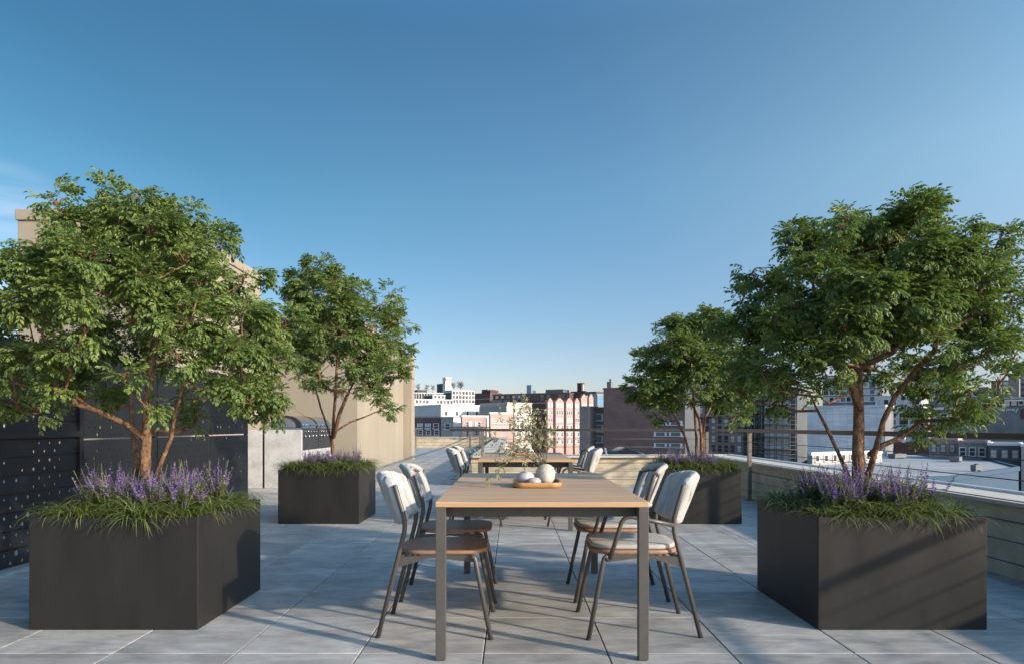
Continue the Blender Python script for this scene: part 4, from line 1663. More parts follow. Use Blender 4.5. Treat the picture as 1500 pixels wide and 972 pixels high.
# ------------------------------------------------------------------ outdoor kitchen
kit = empty('kitchen_counter', (-4.0, 12.05, 0))
tag(kit, 'pale grey stone outdoor kitchen counter with waterfall end', 'counter')
m = MB()
m.box((-0.37, 0, 0.0), (0.285, 0.06, 1.03), 0, 0.004)
m.build('end_panel', M['stone_counter'], kit)
m = MB()
m.box((-0.37, 0.061, 0.1), (0.25, 2.1, 0.66), 0, 0.004)
m.box((-0.37, 0.061, 0.66), (-0.30, 2.1, 1.0), 0, 0.004)
m.build('cabinet', M['stone_counter'], kit)
m = MB()
m.box((-0.37, 2.08, 0.661), (0.20, 2.16, 0.95), 0, 0.004)
m.build('countertop', M['stone_counter'], kit)
kit2 = empty('stone_screen', (-4.5, 12.05, 0))
tag(kit2, 'narrow grey stone panel beside the counter end, partly behind the fence', 'stone panel')
m = MB()
m.box((-0.75, 0, 0), (0.085, 0.08, 1.03), 0, 0.004)
m.build('stone_slab', M['stone_counter'], kit2)
m = MB()
m.box((0.088, 0.03, 0), (0.122, 0.07, 1.28), 0, 0.002)
m.build('trim_post', M['black_metal'], kit2)


def grill(y0, label):
    root = empty('gas_grill', (-4.0, y0, 0.662))
    tag(root, label, 'grill', 'gas grills in the stone counter')
    W = 0.94
    m = MB()
    m.box((-0.28, 0.0, 0.0), (0.262, W, 0.40), 0, 0.004)
    m.build('body', M['steel'], root)
    # control panel faces +x
    m = MB()
    m.box((0.264, 0.03, 0.03), (0.284, W - 0.03, 0.385), 0, 0.003)
    m.build('control_panel', M['panel_dark'], root)
    for rowz, rr_, n in ((0.25, 0.030, 4), (0.335, 0.016, 5)):
        for k in range(n):
            y = 0.13 + (W - 0.26) * k / (n - 1)
            m = MB()
            m.tube([(0.285, y, rowz), (0.306, y, rowz), (0.312, y, rowz)], [rr_, rr_, rr_ * 0.75], 14)
            m.build('knob', M['steel'], root)
    # hood: quarter-round profile in x-z extruded along y
    prof = [(-0.28, 0.402), (-0.28, 0.58)]
    for k in range(11):
        a = R(90 - 78 * k / 10)
        prof.append((-0.04 + 0.30 * math.cos(a) * 1.0 if k else -0.06, 0.43 + 0.19 * math.sin(a)))
    prof.append((0.262, 0.402))
    n = len(prof)
    m = MB()
    V = [(x, 0.05, z_) for x, z_ in prof] + [(x, W - 0.05, z_) for x, z_ in prof]
    m.add(V, [(k, (k + 1) % n, n + (k + 1) % n, n + k) for k in range(n)], 0)
    hood = m.build('hood', M['steel'], root)
    for ya, yb in ((0.0, 0.05), (W - 0.05, W)):
        m = MB()
        V = [(x, ya, z_ + 0.003) for x, z_ in prof] + [(x, yb, z_ + 0.003) for x, z_ in prof]
        m.add(V, [tuple(range(n))[::-1], tuple(range(n, 2 * n))] + [(k, (k + 1) % n, n + (k + 1) % n, n + k) for k in range(n)], 0)
        cap_ = m.build('end_cap', M['black_metal'], hood)
        if ya == 0.0:
            m = MB()
            sc_ = [((x - 0.0) * 0.80 - 0.045, 0.402 + (z_ - 0.402) * 0.80 + 0.008) for x, z_ in prof]
            V = [(x, -0.006, z_) for x, z_ in sc_] + [(x, -0.001, z_) for x, z_ in sc_]
            m.add(V, [tuple(range(n)), tuple(range(n, 2 * n))[::-1]] + [(k, n + k, n + (k + 1) % n, (k + 1) % n) for k in range(n)], 0)
            m.build('side_plate', M['steel'], hood)
    m = MB()
    m.tube([(0.30, 0.10, 0.455), (0.30, W - 0.10, 0.455)], 0.014, 10)
    for y in (0.14, W - 0.14):
        m.tube([(0.25, y, 0.455), (0.30, y, 0.455)], 0.010, 8)
    m.build('handle', M['steel'], root)
    return root


grill(12.12, 'stainless gas grill nearest the stone counter end')
grill(13.12, 'stainless gas grill further along the counter behind the tree trunk')

# ------------------------------------------------------------------ the city beyond
GZ = -10.0
WIN = {}


def window_mesh(frame, glass, bars):
    key = (frame, glass, bars)
    if key in WIN:
        return WIN[key]
    m = MB()
    b = 0.11
    m.box((-0.5, -0.02, 0.0), (-0.5 + b, 0.10, 1.0), 0)
    m.box((0.5 - b, -0.02, 0.0), (0.5, 0.10, 1.0), 0)
    m.box((-0.5 + b, -0.02, 1 - b * 0.8), (0.5 - b, 0.10, 1.0), 0)
    m.box((-0.56, -0.02, -0.06), (0.56, 0.18, b * 0.6), 0)
    if bars:
        m.box((-0.5 + b, -0.02, 0.49), (0.5 - b, 0.08, 0.54), 0)
    m.box((-0.5 + b, -0.02, b * 0.6), (0.5 - b, 0.03, 1 - b * 0.8), 1)
    me = m.mesh('window', [M[frame], M[glass]])
    WIN[key] = me
    return me


class Building:
    """corner at photo column cpx and distance Y; right face normal (sin a, -cos a)"""

    def __init__(self, name, label, cat, cpx, Y, a, top, pl=None, pr=None, wl=8.0, wr=8.0, mat_='grey_wall', roof='dark_roof', cap=0.35, base=GZ,
                 capmat=None, mat_r=None):
        a = R(a)
        self.Y = Y
        C = Vector(((cpx - VPX) / FPX * Y, Y, 0))
        dR = Vector((math.cos(a), math.sin(a), 0))
        dL = Vector((-math.sin(a), math.cos(a), 0))
        tR, tL = wr, wl
        if pr is not None:
            k = (pr - VPX) / FPX
            tR = (k * Y - C.x) / (dR.x - k * dR.y)
        if pl is not None:
            k = (pl - VPX) / FPX
            tL = (C.x - k * Y) / (-dL.x + k * dL.y)
        assert 0.3 < tR < 400 and 0.3 < tL < 400, (name, label, tR, tL)
        self.zt = CAM_H - (top - HORIZ) / FPX * Y
        self.C, self.dR, self.dL, self.tR, self.tL = C, dR, dL, tR, tL
        self.nR = Vector((math.sin(a), -math.cos(a), 0))
        self.nL = Vector((-math.cos(a), -math.sin(a), 0))
        self.base = base
        self.root = tag(empty(name, (C.x, C.y, base)), label, cat)
        P = [Vector((0, 0, 0)), dR * tR, dR * tR + dL * tL, dL * tL]
        h = self.zt - base
        m = MB()
        m.prism([(p.x, p.y) for p in P], 0, h - cap - 0.05)
        m.build('wall', M[mat_], self.root)
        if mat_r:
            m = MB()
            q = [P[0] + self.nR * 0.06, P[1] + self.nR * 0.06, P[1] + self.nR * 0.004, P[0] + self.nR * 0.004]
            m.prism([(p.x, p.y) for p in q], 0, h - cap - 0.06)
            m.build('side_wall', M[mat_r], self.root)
        c = sum(P, Vector()) / 4
        m = MB()
        in_ = [p + (c - p).normalized() * min(0.5, 0.2 * (c - p).length) for p in P]
        m.prism([(p.x, p.y) for p in in_], h - cap - 0.049, h - cap - 0.01)
        m.build('roof', M[roof], self.root)
        # coping ring
        out = [p + (p - c).normalized() * 0.18 for p in P]
        inn = [p + (c - p).normalized() * min(0.6, 0.25 * (c - p).length) for p in P]
        area = sum(out[i].x * out[(i + 1) % 4].y - out[(i + 1) % 4].x * out[i].y for i in range(4))
        if area < 0:
            out, inn = out[::-1], inn[::-1]
        z0, z1 = h - cap - 0.045, h
        m = MB()
        rings(m, [[(p.x, p.y, z0) for p in inn], [(p.x, p.y, z0) for p in out], [(p.x, p.y, z1) for p in out], [(p.x, p.y, z1) for p in inn], [(p.x, p.y, z0) for p in inn]], 0, False, False, False)
        m.build('cornice', M[capmat or mat_], self.root)
        self.h = h

    def face(self, f):
        if f == 'R':
            return self.dR, self.nR, self.tR
        return self.dL, self.nL, self.tL

    def windows(self, f, us, pys, w, h, frame='trim_white', glass='glass_far', bars=True, skip=0.0, seed=1, names='window', parent=None, nrm=0.0):
        d, n, t = self.face(f)
        r = random.Random(seed)
        for py in pys:
            for u in us:
                if r.random() < skip:
                    continue
                p = d * (u * t)
                Yp = self.Y + p.y
                z = CAM_H - (py - HORIZ) / FPX * (self.Y + d.y * t * 0.5) - self.base
                g = glass if isinstance(glass, str) else glass[r.randrange(len(glass))]
                o = bpy.data.objects.new(names, window_mesh(frame, g, bars))
                col.objects.link(o)
                o.parent = parent or self.root
                x_ = -d if f == 'R' else d
                mtx = Matrix(((x_.x, n.x, 0, 0), (x_.y, n.y, 0, 0), (0, 0, 1, 0), (0, 0, 0, 1)))
                loc = p + n * nrm
                o.matrix_local = Matrix.Translation((loc.x, loc.y, z - h / 2)) @ mtx @ Matrix.Diagonal((w, 1, h, 1))
        return self

    def block(self, name, f, u0, u1, dep0, dep1, z0, z1, m_):
        """box on the roof or standing out of a face (dep = along outward normal)"""
        d, n, t = self.face(f)
        a, b = d * (u0 * t), d * (u1 * t)
        q = [a + n * dep0, b + n * dep0, b + n * dep1, a + n * dep1]
        m = MB()
        m.prism([(p.x, p.y) for p in q], z0, z1)
        return m.build(name, M[m_], self.root)


def lin(a, b, n):
    return [a + (b - a) * k / (n - 1) for k in range(n)] if n > 1 else [(a + b) / 2]


BL_ = 'apartment building'
# --- far white blocks, left of centre
b = Building('apartment_building', 'long white apartment block with a row of dark windows, far left of the skyline', 'building', 588, 330, 24, 574, wl=30, pr=653, mat_='white_wall', roof='pale_roof')
b.windows('R', lin(0.05, 0.97, 16), [579.5], 1.5, 3.4, 'trim_white', 'glass_far', False).windows('R', lin(0.05, 0.97, 14), [587], 1.3, 2.0)
b.block('roof_shed', 'R', 0.40, 0.62, -9, -4, b.h - 0.4, b.h + 1.6, 'dark_roof')
b.block('roof_shed', 'R', 0.10, 0.28, -9, -4, b.h - 0.4, b.h + 1.2, 'dark_roof')
b = Building('apartment_building', 'white three storey block with square windows and one dark shaded side', 'building', 662, 300, 33, 570.5, pl=650, pr=695, mat_='white_wall', roof='pale_roof')
b.block('gable_shade', 'L', 0.0, 1.0, 0.02, 0.3, 0, b.h - 1.2, 'dark_wall')  # shade on the gable put in as a dark wall skin
b.windows('R', lin(0.08, 0.93, 7), [575, 581.3, 587.3], 1.7, 1.7, 'trim_white', ['glass_far', 'slate_wall'], False)
b = Building('apartment_building', 'low white row building with small windows below the long white block', 'building', 607, 280, 30, 583.5, pl=600, pr=664, mat_='white_wall', roof='pale_roof')
b.windows('R', lin(0.06, 0.95, 11), [588], 1.4, 1.6, 'trim_white', ['glass_far', 'slate_wall'], False, 0.1)
b = Building('apartment_building', 'small white building with a dark shaded pitched side among the white blocks', 'building', 634, 286, 35, 577.5, pl=622, pr=652, mat_='white_wall', roof='dark_roof')
b.block('side_shade', 'L', 0, 1, 0.02, 0.25, 0, b.h - 0.4, 'dark_wall')  # dark skin stands for the shade on this side
b.windows('R', [0.2, 0.5, 0.8], [580.6], 1.4, 1.5, 'trim_white', 'glass_far', False)
b = Building('rooftop_tower', 'slim white stair tower rising above the white blocks', 'tower', 652.5, 345, 40, 552, pl=648.5, pr=661, mat_='white_wall', roof='dark_roof')
b.block('grey_cap', 'R', 0.02, 1.0, 0.02, 0.2, b.h - 1.9, b.h - 0.45, 'grey_wall')
b = Building('rooftop_hut', 'dark boxy rooftop hut beside the white tower', 'hut', 648, 350, 30, 561, pl=640, pr=652, mat_='dark_wall')

# --- bare trees on the far roofs
def bare_tree(px, py0, py1, Y, label, seed, spread=1.0, bushy=False):
    r = random.Random(seed)
    p0 = at(px, py0, Y)
    H = at(px, py1, Y).z - p0.z
    root = empty('bare_tree', p0)
    tag(root, label, 'tree', 'bare trees on the far roofs')
    t = MB()
    t.tube([(0, 0, -1.0), (0.05, 0, H * 0.4), (0.0, 0, H * 0.9)], [0.10, 0.07, 0.03], 5)
    t.build('trunk', M['twig_far'], root)
    c = MB()
    for k in range(70 if bushy else 34):
        h0 = r.uniform(0.15, 0.8) * H
        a = r.uniform(0, 6.28)
        L = H * r.uniform(0.25, 0.5) * spread
        up = r.uniform(0.3, 1.0)
        e = Vector((math.cos(a) * L * 0.8, math.sin(a) * L * 0.8, h0 + up * L))
        if e.z > H * 1.05:
            e.z = H * r.uniform(0.85, 1.05)
        c.tube([(0, 0, h0), (e.x * 0.5, e.y * 0.5, (h0 + e.z) / 2 + 0.1), e], [0.05, 0.035, 0.02], 4)
        for _ in range(3):
            q = e + Vector((r.gauss(0, 1), r.gauss(0, 1), r.gauss(0.3, 0.6))) * 0.3 * L
            c.tube([(e.x * 0.6, e.y * 0.6, (h0 + e.z) / 2), q], [0.028, 0.015], 4)
    c.build('crown', M['twig_far'], root)


bare_tree(612, 573, 562, 332, 'leftmost thin bare tree on the far white roof', 1)
bare_tree(625, 573, 563, 332, 'thin bare tree in the middle of the far white roof', 2)
bare_tree(634, 573, 564, 333, 'thin bare tree just left of the dark rooftop hut', 3)
bare_tree(664, 571, 560, 312, 'thin bare tree just right of the white tower', 4)
bare_tree(674.5, 571, 558.5, 312, 'round bushy bare tree right of the white tower', 5, 1.15, True)

# --- near white warehouse with a grey shaded side
b = Building('warehouse', 'big plain white warehouse with four small windows and a grey shaded side', 'warehouse', 646, 230, 38, 591.5, pl=596, pr=716, mat_='white_wall', roof='pale_roof', cap=0.5)
b.windows('R', [0.10, 0.32, 0.54, 0.74], [605], 0.75, 1.25, 'trim_brown', 'glass_far', False)
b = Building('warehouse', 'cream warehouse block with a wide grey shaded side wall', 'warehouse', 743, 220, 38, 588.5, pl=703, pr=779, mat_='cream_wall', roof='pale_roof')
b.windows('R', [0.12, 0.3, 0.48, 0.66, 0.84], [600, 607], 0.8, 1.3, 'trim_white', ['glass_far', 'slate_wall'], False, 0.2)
b.block('grey_side_shade', 'L', 0, 1, 0.03, 0.3, 0, b.h - 1.1, 'grey_wall')  # grey skin puts the shaded tone on the cream side
# --- front row left
b = Building('brick_building', 'low dark red brick building with white trimmed windows beside the beige wall', 'building', 645, 180, 52, 608.5, pl=596, pr=649, mat_='red_brick', capmat='grey_wall')
b.windows('L', [0.12, 0.36, 0.60], [623.5], 2.1, 1.5, 'trim_white', ['glass_far', 'blind'], True)
b.windows('L', [0.10, 0.34, 0.58], [632.5], 1.9, 1.3, 'trim_white', ['glass_far', 'red_brick'], True)
b.block('pale_plinth', 'L', 0, 1, 0.02, 0.25, 0, b.h - 5.2, 'cream_wall')
b = Building('grey_building', 'small white cube building with a shaded grey side between the red brick and the pink brick ones', 'building', 664, 176, 48, 609.5, pl=646, pr=677, mat_='grey_wall', mat_r='white_wall', roof='pale_roof')  # left side takes its shade as grey colour, right keeps the white
b.windows('L', [0.45], [624], 2.2, 1.6, 'trim_white', 'glass_far', True)
b.windows('R', [0.4], [622], 1.0, 1.3, 'trim_white', 'slate_wall', False)
b = Building('brick_building', 'low pink brick building with paired white windows', 'building', 677, 172, 36, 607.5, pl=675, pr=718, mat_='pink_brick', capmat='white_wall', roof='pale_roof')
b.windows('R', [0.18, 0.28, 0.50, 0.60], [620.5], 1.0, 1.3, 'trim_white', ['glass_far', 'blind'], True)
b.windows('R', [0.18, 0.28, 0.50, 0.60], [633.5], 1.0, 1.3, 'trim_white', 'glass_far', True)
b.block('white_end_bay', 'R', 0.86, 1.0, 0.03, 0.3, 0, b.h - 0.6, 'white_wall')
b = Building('brick_building', 'pale pink brick building behind the olive branches', 'building', 718, 166, 36, 603, pl=716, pr=754, mat_='cream_wall', capmat='white_wall', roof='pale_roof', mat_r='pink_brick')
b.windows('R', lin(0.1, 0.9, 6), [616, 627], 0.8, 1.2, 'trim_white', ['glass_far', 'blind'], True, 0.1)
b = Building('apartment_building', 'cream apartment house behind the right part of the olive branches', 'building', 755, 200, 38, 598, pl=752, pr=779, mat_='cream_wall', roof='pale_roof')
b.windows('R', lin(0.15, 0.85, 4), [606, 615, 624, 633], 0.8, 1.4, 'trim_white', ['glass_far', 'blind'], True)
# --- far brick row
b = Building('brick_building', 'far dark red brick building with two small roof boxes', 'building', 718, 380, 40, 574.5, pl=685, pr=735, mat_='red_brick')
b.windows('R', [0.2, 0.5, 0.8], [579, 585], 1.5, 1.9, 'trim_brown', 'glass_far', False)
b.block('cornice_band', 'L', 0, 1, 0.05, 0.25, b.h - 3.6, b.h - 3.2, 'grey_wall')
b.block('roof_box', 'L', 0.30, 0.55, -9, -3, b.h - 0.4, b.h + 2.2, 'red_brick')
b.block('roof_box', 'R', 0.30, 1.0, -9, -3, b.h - 0.4, b.h + 1.6, 'maroon_brick')
b = Building('brick_building', 'long low dark brick block with pale window strips on the skyline', 'building', 834, 345, 62, 574, pl=722, wr=14, mat_='maroon_brick', capmat='dark_wall')
b.windows('L', lin(0.04, 0.98, 26), [580], 1.7, 1.6, 'trim_brown', ['glass_far', 'slate_wall', 'blind'], False, 0.1)
b.windows('L', lin(0.04, 0.98, 26), [586], 1.7, 1.6, 'trim_brown', ['glass_far', 'slate_wall'], False, 0.1)
b.block('attic_storey', 'L', 0.1, 0.32, -10, -2, b.h - 0.4, b.h + 1.8, 'dark_wall')
b = Building('glass_tower', 'small blue grey glass tower far behind the brick block', 'tower', 778, 460, 40, 563, pl=771.5, pr=780, mat_='glass_blue', roof='dark_roof')
b.block('lower_wing', 'R', 1.0, 4.2, -6, -1, 0, b.h - 3.6, 'dark_wall')
b = Building('brick_tower', 'square dark brick tower standing at the right end of the skyline row', 'tower', 852, 350, 40, 560, pl=845.5, pr=856, mat_='maroon_brick')
b.block('pale_slot', 'R', 0.3, 0.75, 0.03, 0.3, b.h - 4.0, b.h - 0.8, 'cream_wall')
b = Building('brick_building', 'dark brick wing below the square brick tower', 'building', 857, 346, 50, 572, pl=836, pr=859, mat_='maroon_brick')

# --- pink bay-fronted apartment house
b = Building('bay_fronted_building', 'large brick apartment house with tall pale pink bays', 'apartment house', 799, 235, 36, 585.5, pl=776, pr=868, mat_='maroon_brick', roof='dark_roof')  # maroon wall colour carries the shade beside and between the bays
d, n_, t = b.face('R')
for y_ in (590.5, 600):
    zz = CAM_H - (y_ - HORIZ) / FPX * 240 - GZ
    b.block('stone_band', 'L', 0, 1, 0.02, 0.15, zz, zz + 0.3, 'grey_wall')
k0 = [(799.5, 808, 583.5), (811, 824, 583.5), (826.5, 837, 583.5), (839.5, 846.5, 583.5), (848.5, 858, 578), (860, 867, 577.5)]


def u_of(px):
    k = (px - VPX) / FPX
    return ((k * b.Y - b.C.x) / (d.x - k * d.y)) / t


for (pa, pb, tp) in k0:
    ua, ub = u_of(pa), u_of(pb)
    Ym = b.Y + d.y * t * (ua + ub) / 2
    ztop = CAM_H - (tp - HORIZ) / FPX * Ym - GZ
    A, B_ = d * (ua * t), d * (ub * t)
    m = MB()
    e = (B_ - A)
    q = [A + n_ * 0.01, B_ + n_ * 0.01, B_ - e * 0.04 + n_ * 0.9, A + e * 0.04 + n_ * 0.9]
    m.prism([(p.x, p.y) for p in q], 0, ztop - 0.9)
    # stepped gable on the bay
    q2 = [A + e * 0.15 + n_ * 0.012, B_ - e * 0.15 + n_ * 0.012, B_ - e * 0.18 + n_ * 0.88, A + e * 0.18 + n_ * 0.88]
    m.prism([(p.x, p.y) for p in q2], ztop - 0.9, ztop - 0.3)
    q3 = [A + e * 0.32 + n_ * 0.014, B_ - e * 0.32 + n_ * 0.014, B_ - e * 0.34 + n_ * 0.86, A + e * 0.34 + n_ * 0.86]
    m.prism([(p.x, p.y) for p in q3], ztop - 0.3, ztop + 0.2)
    bay = m.build('bay', M['pink_brick'], b.root)
    us = [ua + (ub - ua) * 0.27, ua + (ub - ua) * 0.73] if pb - pa < 9 else [ua + (ub - ua) * q_ for q_ in (0.22, 0.5, 0.78)]
    b.windows('R', us, [593.5, 604, 614.5, 625, 635.5, 646], 0.72, 1.45, 'trim_white', ['glass_far', 'glass_far', 'blind'], True, 0, 3, 'window', bay, 0.9)

b = Building('glass_building', 'pale and blue glass fronted building behind the brown brick block', 'building', 875, 300, 45, 576.5, pl=864, pr=892, mat_='grey_wall', mat_r='glass_blue', roof='dark_roof')
b.block('roof_plant', 'R', 0.05, 0.95, -8, -1, b.h - 0.3, b.h + 1.2, 'dark_wall')
b = Building('rooftop_structure', 'dark rooftop sheds seen over the blue glass building', 'shed', 893, 320, 45, 573, pl=874, pr=896, mat_='slate_wall')

# --- large brown brick building in shade
b = Building('brick_building', 'large plain brown brick building in shade right of the pink bays', 'building', 1003, 150, 56, 563.5, pl=884, wr=10, mat_='brown_brick', mat_r='dark_wall')  # right face coloured dark as shade in place of sunlit brick
b.windows('L', [0.13, 0.26], [619, 635, 651], 4.0, 1.0, 'trim_white', 'slate_wall', False)
t_ = b.block('chimney', 'L', 0.955, 1.01, -3.5, -2.2, b.h - 0.4, b.h + 1.6, 'slate_wall')
m = MB()
dd, nn, tt = b.face('L')
p = dd * (0.98 * tt) - nn * 2.85
m.lathe([(0.0, 0), (0.18, 0), (0.18, 0.35), (0.38, 0.4), (0.3, 0.6), (0, 0.65)], (p.x, p.y, b.h + 1.6), 12)
m.build('chimney_cowl', M['dark_wall'], b.root)
b = Building('brick_wing', 'lower brown brick wing with three wide pale window bands', 'building', 884.5, 165, 56, 595.5, pl=862, wr=6, mat_='brown_brick')
b.windows('L', [0.40], [610.5, 626.5, 642.5], 2.9, 1.7, 'trim_white', 'slate_wall', False)
b.windows('L', [0.90], [610.5, 626.5, 642.5], 0.7, 1.6, 'trim_brown', 'glass_far', False)
b = Building('grey_building', 'narrow plain grey block at the left end of the brown brick building', 'building', 862, 163, 56, 594, pl=849.5, wr=5, mat_='taupe_brick')

# --- dim blocks behind the back right tree
b = Building('apartment_building', 'taupe apartment block with lit blinds behind the back right tree', 'building', 1108, 175, 55, 588, pl=1004, wr=10, mat_='taupe_brick')
b.windows('L', lin(0.05, 0.95, 11), [600, 614, 628, 642, 656], 1.2, 1.9, 'trim_brown', ['glass_far', 'blind', 'glass_far'], True, 0.1)
b = Building('apartment_building', 'tall grey block rising behind the taupe apartment block', 'building', 1092, 260, 55, 572, pl=1030, wr=10, mat_='slate_wall')
b.windows('L', lin(0.08, 0.92, 7), [578, 586], 1.6, 1.9, 'trim_white', ['glass_far', 'blind'], True)
b = Building('brick_building', 'dark brick block farther behind the back right tree', 'building', 1035, 230, 55, 578, pl=985, wr=10, mat_='maroon_brick')

# --- scaffolded building
b = Building('apartment_building', 'dark unfinished building wrapped in scaffolding right of the railing post', 'building', 1168, 96, 56, 566, pl=1090, wr=7, mat_='dark_wall')
b.windows('L', lin(0.62, 0.95, 3), [592, 610, 628, 646, 664], 1.2, 1.5, 'trim_brown', 'glass_far', False)
SC = b
sroot = empty('scaffolding', (b.C.x, b.C.y, GZ))
tag(sroot, 'steel scaffolding with pale wrinkled sheets on the dark unfinished building', 'scaffold')
dd, nn, tt = b.face('L')
m = MB()
for k in range(9):
    for dep in (0.35, 1.35):
        p = dd * (tt * k / 8) + nn * dep
        m.tube([(p.x, p.y, 0), (p.x, p.y, b.h + 0.6)], 0.045, 5)
for lv in range(9):
    zz = 0.8 + lv * 1.75
    if zz > b.h + 0.3:
        continue
    for dep in (0.35, 1.35):
        for dz in (0, 0.55, 1.05):
            p, q = nn * dep, dd * tt + nn * dep
            m.tube([(p.x, p.y, zz + dz), (q.x, q.y, zz + dz)], 0.035, 5)
    for k in range(9):
        p, q = dd * (tt * k / 8) + nn * 0.35, dd * (tt * k / 8) + nn * 1.35
        m.tube([(p.x, p.y, zz), (q.x, q.y, zz)], 0.035, 5)
m.build('pole_frame', M['steel_frame'], sroot)
for lv in range(8):
    zz = 0.8 + lv * 1.75
    if zz + 1.6 > b.h + 0.6:
        continue
    m = MB()
    q = [dd * (tt * 0.12) + nn * 0.30, dd * (tt * 0.60) + nn * 0.30, dd * (tt * 0.60) + nn * 0.26, dd * (tt * 0.12) + nn * 0.26]
    m.prism([(p.x, p.y) for p in q], zz + 0.06, zz + 1.70)
    m.build('sheet', M['net'], sroot)
    m = MB()
    q = [nn * 0.38, dd * tt + nn * 0.38, dd * tt + nn * 1.32, nn * 1.32]
    m.prism([(p.x, p.y) for p in q], zz - 0.09, zz - 0.04)
    m.build('walk_board', M['steel_frame'], sroot)

# --- white painted brick and the lots right of it
b = Building('brick_building', 'white painted windowless brick building behind the front right tree trunk', 'building', 1296, 115, 52, 592, pl=1168, wr=8, mat_='white_brick', roof='pale_roof', mat_r='slate_wall')  # right end coloured slate so the sunlit white reads as shaded
b = Building('apartment_building', 'pale building with a grid of windows above the white painted brick one', 'building', 1292, 215, 52, 546, pl=1205, wr=8, mat_='slate_wall')
b.windows('L', lin(0.06, 0.94, 10), [554, 564, 574, 584], 1.6, 1.7, 'trim_white', ['blind', 'glass_far', 'slate_wall'], False, 0.05)
b = Building('industrial_building', 'white industrial building with big dark windows', 'building', 1349, 150, 50, 577.5, pl=1282, wr=9, mat_='white_wall', roof='pale_roof', mat_r='grey_wall')  # grey colour puts the right end in shade despite the sun
b.windows('L', lin(0.1, 0.9, 4), [607.5, 617.5], 2.2, 1.2, 'trim_white', ['slate_wall', 'glass_far'], False)
b.windows('L', lin(0.08, 0.92, 6), [588], 1.1, 1.4, 'trim_white', ['glass_far', 'blind'], False)
b = Building('stair_house', 'small brick stair house with a pointed roof beside the white industrial building', 'hut', 1360, 148, 50, 597, pl=1348, wr=3, mat_='taupe_brick')
b = Building('office_building', 'long grey flat roofed building behind the front right crown', 'building', 1446, 190, 50, 566, pl=1342, wr=9, mat_='slate_wall', roof='pale_roof')
b.windows('L', lin(0.1, 0.9, 4), [577, 593, 608], 3.6, 1.3, 'trim_white', ['glass_far', 'slate_wall', 'blind'], False, 0.1)
b.block('white_band', 'L', 0, 1, 0.05, 0.4, b.h - 6.2, b.h - 5.5, 'white_wall')
b = Building('penthouse', 'glazed pale penthouse with a hedge on its roof on the right skyline', 'penthouse', 1398, 240, 50, 545, pl=1340, wr=8, mat_='white_wall', roof='pale_roof')
b.windows('L', lin(0.05, 0.95, 12), [550], 1.5, 2.2, 'trim_white', 'glass_blue', False)
hr = random.Random(9)
V, F = [], []
dd, nn, tt = b.face('L')
for _ in range(2600):
    q = dd * (tt * hr.uniform(0.05, 0.9)) - nn * hr.uniform(0.4, 2.2)
    hgt = 0.9 + 0.5 * math.sin(q.x * 1.3) + 0.3 * math.sin(q.x * 3.1)
    c = np.array((q.x, q.y, b.h - 0.3 + hr.random() * max(0.4, hgt)))
    B = rot_basis(np.array([hr.gauss(0, 1) for _ in range(3)]), np.array([hr.gauss(0, 1) for _ in range(3)]))
    o = len(V)
    V.extend(quad_leaf(0.35, 0.22) @ B.T + c)
    F.append((o, o + 1, o + 2, o + 3))
hd = link('roof_hedge', np_mesh('roof_hedge', np.array(V), F, M['leaf']))
hd.location = (b.C.x, b.C.y, GZ)
tag(hd, 'dark leafy hedge on the glazed penthouse roof', 'hedge')
b = Building('office_tower', 'plain grey tower slab near the right edge of the picture', 'tower', 1493, 185, 50, 547, pl=1477, wr=4, mat_='taupe_brick')
b = Building('office_tower', 'dark glazed tower at the right edge behind the grey slab', 'tower', 1530, 200, 50, 541, pl=1486, wr=6, mat_='dark_wall')
b.windows('L', lin(0.1, 0.9, 5), [550, 558, 566, 574], 1.8, 1.1, 'trim_brown', 'glass_blue', False)
b = Building('brick_building', 'brown brick building left of the grey tower slab', 'building', 1481, 198, 50, 556, pl=1452, wr=6, mat_='brown_brick')
b.windows('L', [0.25, 0.6], [563, 572], 1.3, 1.6, 'trim_white', ['blind', 'glass_far'], False)
b = Building('brick_building', 'dark brick building with arched white windows above the painted letters', 'building', 1530, 150, 50, 580, pl=1440, wr=6, mat_='maroon_brick', capmat='grey_wall')
b.windows('L', lin(0.14, 0.6, 5), [588.5], 0.9, 1.2, 'trim_white', ['blind', 'glass_far'], False)
b.block('white_ledge', 'L', 0.2, 0.6, 0.02, 0.5, b.h - 0.9, b.h - 0.6, 'white_wall')
b = Building('party_wall_building', 'windowless dark grey building with white letters painted along its top', 'building', 1530, 122, 48, 594, pl=1438, wr=6, mat_='slate_wall')
dd, nn, tt = b.face('L')
cu = bpy.data.curves.new('painted_letters', 'FONT')
cu.body = 'unkey'
cu.size = 1.25
cu.extrude = 0.02
cu.offset = 0.02
tmp = bpy.data.objects.new('tmp_text', cu)
col.objects.link(tmp)
dg = bpy.context.evaluated_depsgraph_get()
me = bpy.data.meshes.new_from_object(tmp.evaluated_get(dg))
bpy.data.objects.remove(tmp)
me.materials.clear()
me.materials.append(M['letter'])
o = link('painted_letters', me, b.root)
kx = (1463.5 - VPX) / FPX
u0 = (b.C.x - kx * b.Y) / (-dd.x + kx * dd.y)
p = dd * u0 + nn * 0.03
xd = -dd
zl = CAM_H - (600.5 - HORIZ) / FPX * (b.Y + dd.y * u0) - GZ
o.matrix_local = Matrix(((xd.x, 0, nn.x, p.x), (xd.y, 0, nn.y, p.y), (0, 1, 0, zl), (0, 0, 0, 1)))
b.block('brown_patch', 'L', 0.05, 0.36, 0.02, 0.2, b.h - 2.2, b.h - 0.5, 'maroon_brick')

